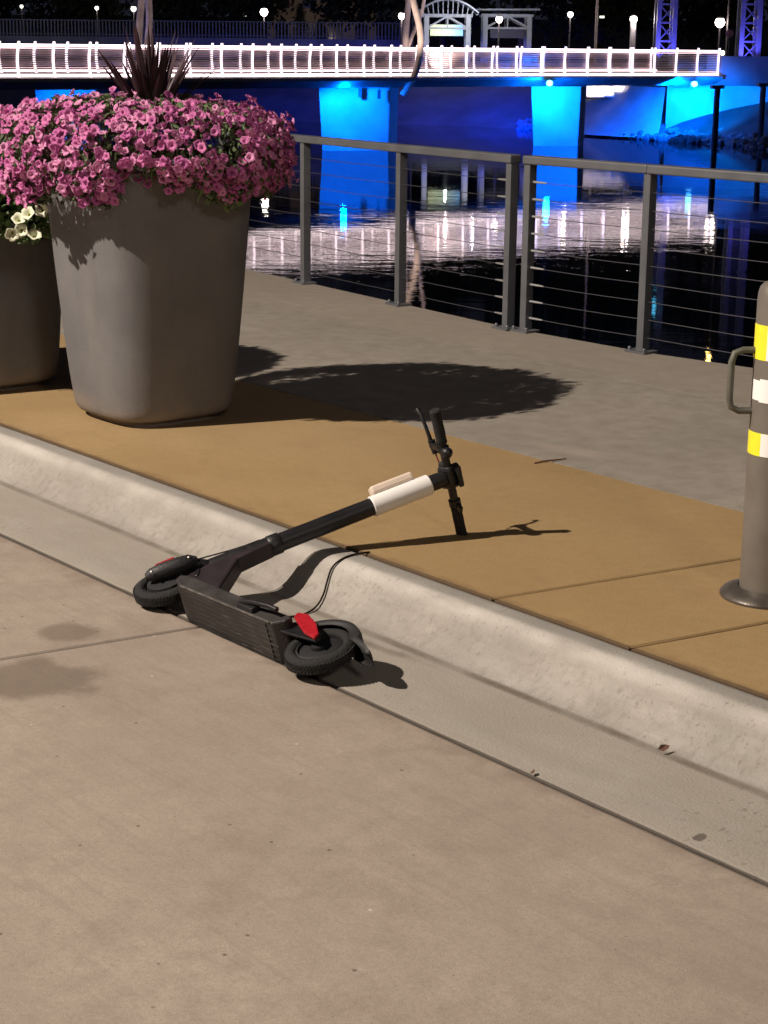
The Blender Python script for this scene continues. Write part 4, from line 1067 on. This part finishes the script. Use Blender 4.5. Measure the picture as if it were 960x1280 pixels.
# rear fender with its flicked-up tail
mb = MB(); pr = []; A0, A1 = R(30), R(142); K = 22
for k in range(K + 1):
    a = A0 + (A1 - A0) * k / K; pr.append((.126 * math.cos(a), .108 + .126 * math.sin(a), .036))
pr += [(-.122, .180, .036), (-.148, .172, .034), (-.172, .164, .030), (-.190, .154, .022)]
vs = []
for x, z, hw_ in pr:
    for (yy, dz) in ((-hw_, -.030), (-hw_, 0), (-hw_ * .6, .006), (hw_ * .6, .006), (hw_, 0), (hw_, -.030)):
        d = Vector((x, 0, z - .108)).normalized() * dz; vs.append((x + d.x, yy, z + d.z))
n6 = 6; mb.add(vs, [(i * n6 + j, i * n6 + j + 1, (i + 1) * n6 + j + 1, (i + 1) * n6 + j) for i in range(len(pr) - 1) for j in range(5)])
fe = mb.build('rear_fender', M_DKP, sc, smooth=True); so = fe.modifiers.new('solid', 'SOLIDIFY'); so.thickness = .004
# red side reflector on the left of the rear end
mb = MB(); mb.prism([(.150, .140), (.158, .162), (.118, .172), (.050, .150), (-.012, .112), (-.020, .088), (.040, .094), (.110, .122)], .052, .064); mb.build('side_reflector', M_RED, sc, bevel=.004)
# kickstand, folded along the left side
mb = MB(); mb.box((.30, .086, .082), (.085, .020, .034)); ks = mb.build('kickstand', M_BLK, sc, bevel=.004)
mb = MB(); mb.tube([(.325, .098, .080), (.28, .106, .084), (.20, .108, .094), (.165, .102, .098)], [.008, .008, .007, .009], 10); mb.build('kickstand_leg', M_BLK, ks, smooth=True)
# stem frame
u = Vector((-.2595, 0, .9657)); A = Vector((.85, 0, .108)); f_ = Vector((.9657, 0, .2595))
def st(s_, fx=0, y=0): return A + u * s_ + f_ * fx + Vector((0, y, 0))
# neck gusset from deck to head tube
mb = MB(); q = [(xb - .13, .134), (xb - .01, .090), (.79, .150), (st(.15, .03).x, st(.15, .03).z), (st(.36, .030).x, st(.36, .030).z), (st(.38, -.035).x, st(.38, -.035).z), (st(.25, -.055).x, st(.25, -.055).z)]
mb.prism(q, -.029, .029); mb.build('neck', mat('neck_dark', (.026, .018, .022), .5, .2, .3, 12), sc, bevel=.008)
mb = MB(); mb.tube([st(.30), st(.315), st(.42), st(.79)], [.034, .036, .032, .031], 24); mb.build('stem', M_BLK, sc, smooth=True)
mb = MB(); mb.tube([st(.375), st(.38), st(.415), st(.42)], [.034, .037, .037, .034], 24); cl = mb.build('folding_collar', M_BLK, sc, smooth=True)
mb = MB(); mb.bar(st(.30, .036, .01), st(.40, .040, .01), .022, .012, up=(0, 1, 0)); mb.build('latch', M_BLK, cl, bevel=.003)
# white sleeve with a cream box on it
mb = MB(); mb.tube([st(.768), st(.771), st(.992), st(.995)], [.034, .0365, .0365, .034], 28); sv = mb.build('white_sleeve', M_WHP, sc, smooth=True)
mb = MB(); dr = (f_ * .62 + Vector((0, .78, 0))).normalized()
x_ = u; z_ = dr; y_ = z_.cross(x_); RM = Matrix((x_, y_, z_)).transposed()
mb.box(st(.868) + dr * .050, (.165, .040, .032), RM); mb.build('cream_box', M_CRM, sc, bevel=.009)
mb = MB(); mb.tube([st(.994), st(1.03), st(1.055)], [.029, .029, .026], 20); mb.build('stem_clamp', M_BLK, sc, smooth=True)
# handlebar
HB = st(1.075)
mb = MB(); mb.tube([HB + Vector((0, -.225, 0)), HB + Vector((0, .245, 0))], .0150, 16); hb = mb.build('handlebar', M_BLK, sc, smooth=True)
mb = MB(); mb.box(HB + f_ * .004, (.060, .085, .052), Matrix.Rotation(R(15), 3, 'Y')); mb.build('bar_clamp', M_BLK, sc, bevel=.012)
mb = MB(); mb.box(HB + u * .030 - f_ * .012, (.050, .080, .020), Matrix.Rotation(R(-25), 3, 'Y')); mb.build('display', M_PLA, sc, bevel=.006)
for s_ in (-1, 1):
    mb = MB(); P = [HB + Vector((0, s_ * y, 0)) for y in ((.118, .122, .135, .16, .19, .222, .232, .237) if s_ < 0 else (.128, .132, .145, .17, .20, .240, .252, .257))]; mb.tube(P, [.017, .0195, .0185, .0195, .019, .0195, .021, .017], 18); mb.build('grip', M_RUB, hb, smooth=True)
# brake lever
mb = MB(); mb.tube([HB + Vector((0, .098, 0)), HB + Vector((0, .116, 0))], .0215, 16); mb.bar(HB + Vector((0, .107, 0)), HB + f_ * .098 + Vector((0, .096, 0)), .020, .020, up=(0, 1, 0)); mb.tube([HB + f_ * .082 + Vector((0, .066, 0)), HB + f_ * .092 + Vector((0, .115, 0))], [.010, .014], 10)
bk = mb.build('brake_perch', M_BLK, hb, smooth=True)
P = [HB + f_ * .095 + Vector((0, .090, 0)), HB + f_ * .104 + Vector((0, .125, 0)), HB + f_ * .118 + Vector((0, .165, 0)), HB + f_ * .142 + Vector((0, .205, 0)), HB + f_ * .160 + Vector((0, .215, 0))]
mb = MB(); mb.tube(P, [.010, .0075, .0065, .006, .009], 10); mb.build('brake_lever', M_BLK, hb, smooth=True)
mb = MB(); mb.tube([HB + f_ * .082 + Vector((0, .070, 0)), HB + f_ * .068 + Vector((0, .04, 0)), HB + f_ * .046 + Vector((0, .015, 0)), HB + f_ * .018 - u * .03 + Vector((0, .006, 0))], .0028, 8); mb.build('brake_cable', mat('red_cable', (.16, .02, .02), .5), hb, smooth=True)
mb = MB(); mb.lathe([(.018, -.014), (.020, 0), (.018, .010), (.010, .018), (.001, .020)], HB - f_ * .026 + Vector((0, .100, 0)), 18, Matrix.Rotation(R(-90), 3, 'Y')); mb.build('bell', M_BLK, hb, smooth=True)
mb = MB(); mb.tube([HB + Vector((0, -.115, 0)), HB + Vector((0, -.090, 0))], .022, 16); mb.bar(HB - f_ * .008 + Vector((0, -.104, 0)), HB - f_ * .044 + Vector((0, -.118, 0)), .022, .012, up=(0, 0, 1)); mb.build('throttle', M_BLK, hb, smooth=True)
mb = MB(); mb.box(HB + f_ * .030 + Vector((0, .035, 0)), (.03, .03, .03)); mb.build('headlight', M_PLA, sc, bevel=.008)
# fork, axle cover with reflector, front fender
for s_ in (-1, 1):
    mb = MB(); mb.tube([st(.0, 0, s_ * .040), st(.06, 0, s_ * .042), st(.13, 0, s_ * .038), st(.155, 0, s_ * .018)], [.014, .015, .016, .020], 12); mb.build('fork_leg', M_BLK, sc, smooth=True)
mb = MB(); mb.tube([st(.135), st(.17), st(.305)], [.030, .036, .034], 20); mb.build('head_tube', M_BLK, sc, smooth=True)
mb = MB(); P = [st(-.052, .02, .050), st(-.035, .015, .052), st(0, .008, .054), st(.06, 0, .056), st(.10, 0, .054), st(.125, 0, .050)]; mb.tube(P, [.012, .023, .028, .029, .026, .014], 16); cv = mb.build('axle_cover', M_PLA, sc, smooth=True)
mb = MB(); mb.bar(st(-.01, .020, .076), st(.055, .012, .082), .016, .006, up=(0, 1, 0)); mb.build('reflector', mat('dull_red', (.28, .02, .02), .3), cv, bevel=.002)
for s2 in (-.035, .098):
    mb = MB(); mb.lathe([(.0055, 0), (.0055, .004), (.002, .006)], st(s2, -.012, .074), 10, Matrix.Rotation(R(-90), 3, 'X')); mb.build('screw', M_ALU, cv)
mb = MB(); P = [st(.09, .03, 0), st(.135, .01, 0)]; vs = []; K = 16
for k in range(K + 1):
    a = R(20) + R(125) * k / K
    for yy, dz in ((-.033, -.012), (-.033, 0), (.033, 0), (.033, -.012)): vs.append((.85 + (.122 + dz) * math.cos(a), yy, .108 + (.122 + dz) * math.sin(a)))
mb.add(vs, [(i * 4 + j, i * 4 + j + 1, (i + 1) * 4 + j + 1, (i + 1) * 4 + j) for i in range(K) for j in range(3)])
ff = mb.build('front_fender', M_BLK, sc, smooth=True); so = ff.modifiers.new('solid', 'SOLIDIFY'); so.thickness = .003
# brake hose down the stem
mb = MB(); mb.tube([HB + f_ * .018 - u * .03 + Vector((0, .006, 0)), st(1.0, .040, .012), st(.80, .041, .006), st(.6, .034, .006), st(.4, .040, .012), st(.25, .045, .02), st(.14, .04, .034)], .0026, 8); mb.build('cable', M_PLA, sc, smooth=True)

# thin dark tube lying over the kerb
def surf(x, y):
    z = 0.
    for _ in range(12):
        p = on_z(x, y, z); n_ = (p - O).dot(NN); tab = sorted([(a_, b_2) for a_, b_2 in prof_k]); z2 = interp(tab, n_) if n_ < 0 else 0.
        z = z * .5 + z2 * .5
    return on_z(x, y, z + .004)
prof_k = [(n_, z_) for n_, z_ in KPROF if z_ > -.16 and n_ < -.01]
P = [surf(x, y) for x, y in ((332, 764), (346, 771), (368, 771), (386, 766), (398, 756), (405, 742), (409, 726), (414, 710), (424, 700), (440, 693), (462, 690))]
for _ in range(2):
    Q = [P[0]]
    for a, b_ in zip(P, P[1:]): Q += [a.lerp(b_, .25), a.lerp(b_, .75)]
    P = Q + [P[-1]]
SI = SM.inverted()
mb = MB(); mb.tube([SI @ p for p in P], .0034, 8); mb.build('thin_dark_tube', mat('dark_tube_matte', (.02, .014, .012), .95, spec=.05), sc, smooth=True)

# ------------------------------------------------------------------ small litter
M_DEAD = mat('dead_leaf', (.11, .055, .035), .85, 0, .4, 60)
def bit(x, y, z, s_, label, rz):
    p = on_z(x, y, z); mb = MB(); leaf(mb, Vector((0, 0, .003)), Vector((1, 0, .08)), s_, s_ * .28, .2)
    o = mb.build('dead_leaf', M_DEAD); o.location = p; o.rotation_euler.z = rz; tag(o, label, 'leaf', 'fallen leaf scraps')
bit(822, 938, -.12, .035, 'tiny rust brown leaf scrap in the kerb seam', .4)
bit(665, 969, -.125, .022, 'tiny dark leaf scrap on the gutter joint', 1.2)
mb = MB(); a = on_z(668, 580); b_ = on_z(708, 574); q = b_ - a
mb.tube([Vector((0, 0, .004)), q * .3 + Vector((0, .004, .006)), q * .7 + Vector((0, -.004, .005)), q + Vector((0, 0, .003))], [.003, .004, .0035, .002], 6)
o = mb.build('twig', mat('twig_bark', (.17, .08, .04), .9)); o.location = a; tag(o, 'thin brown twig lying on the edge of the grey paving', 'twig')
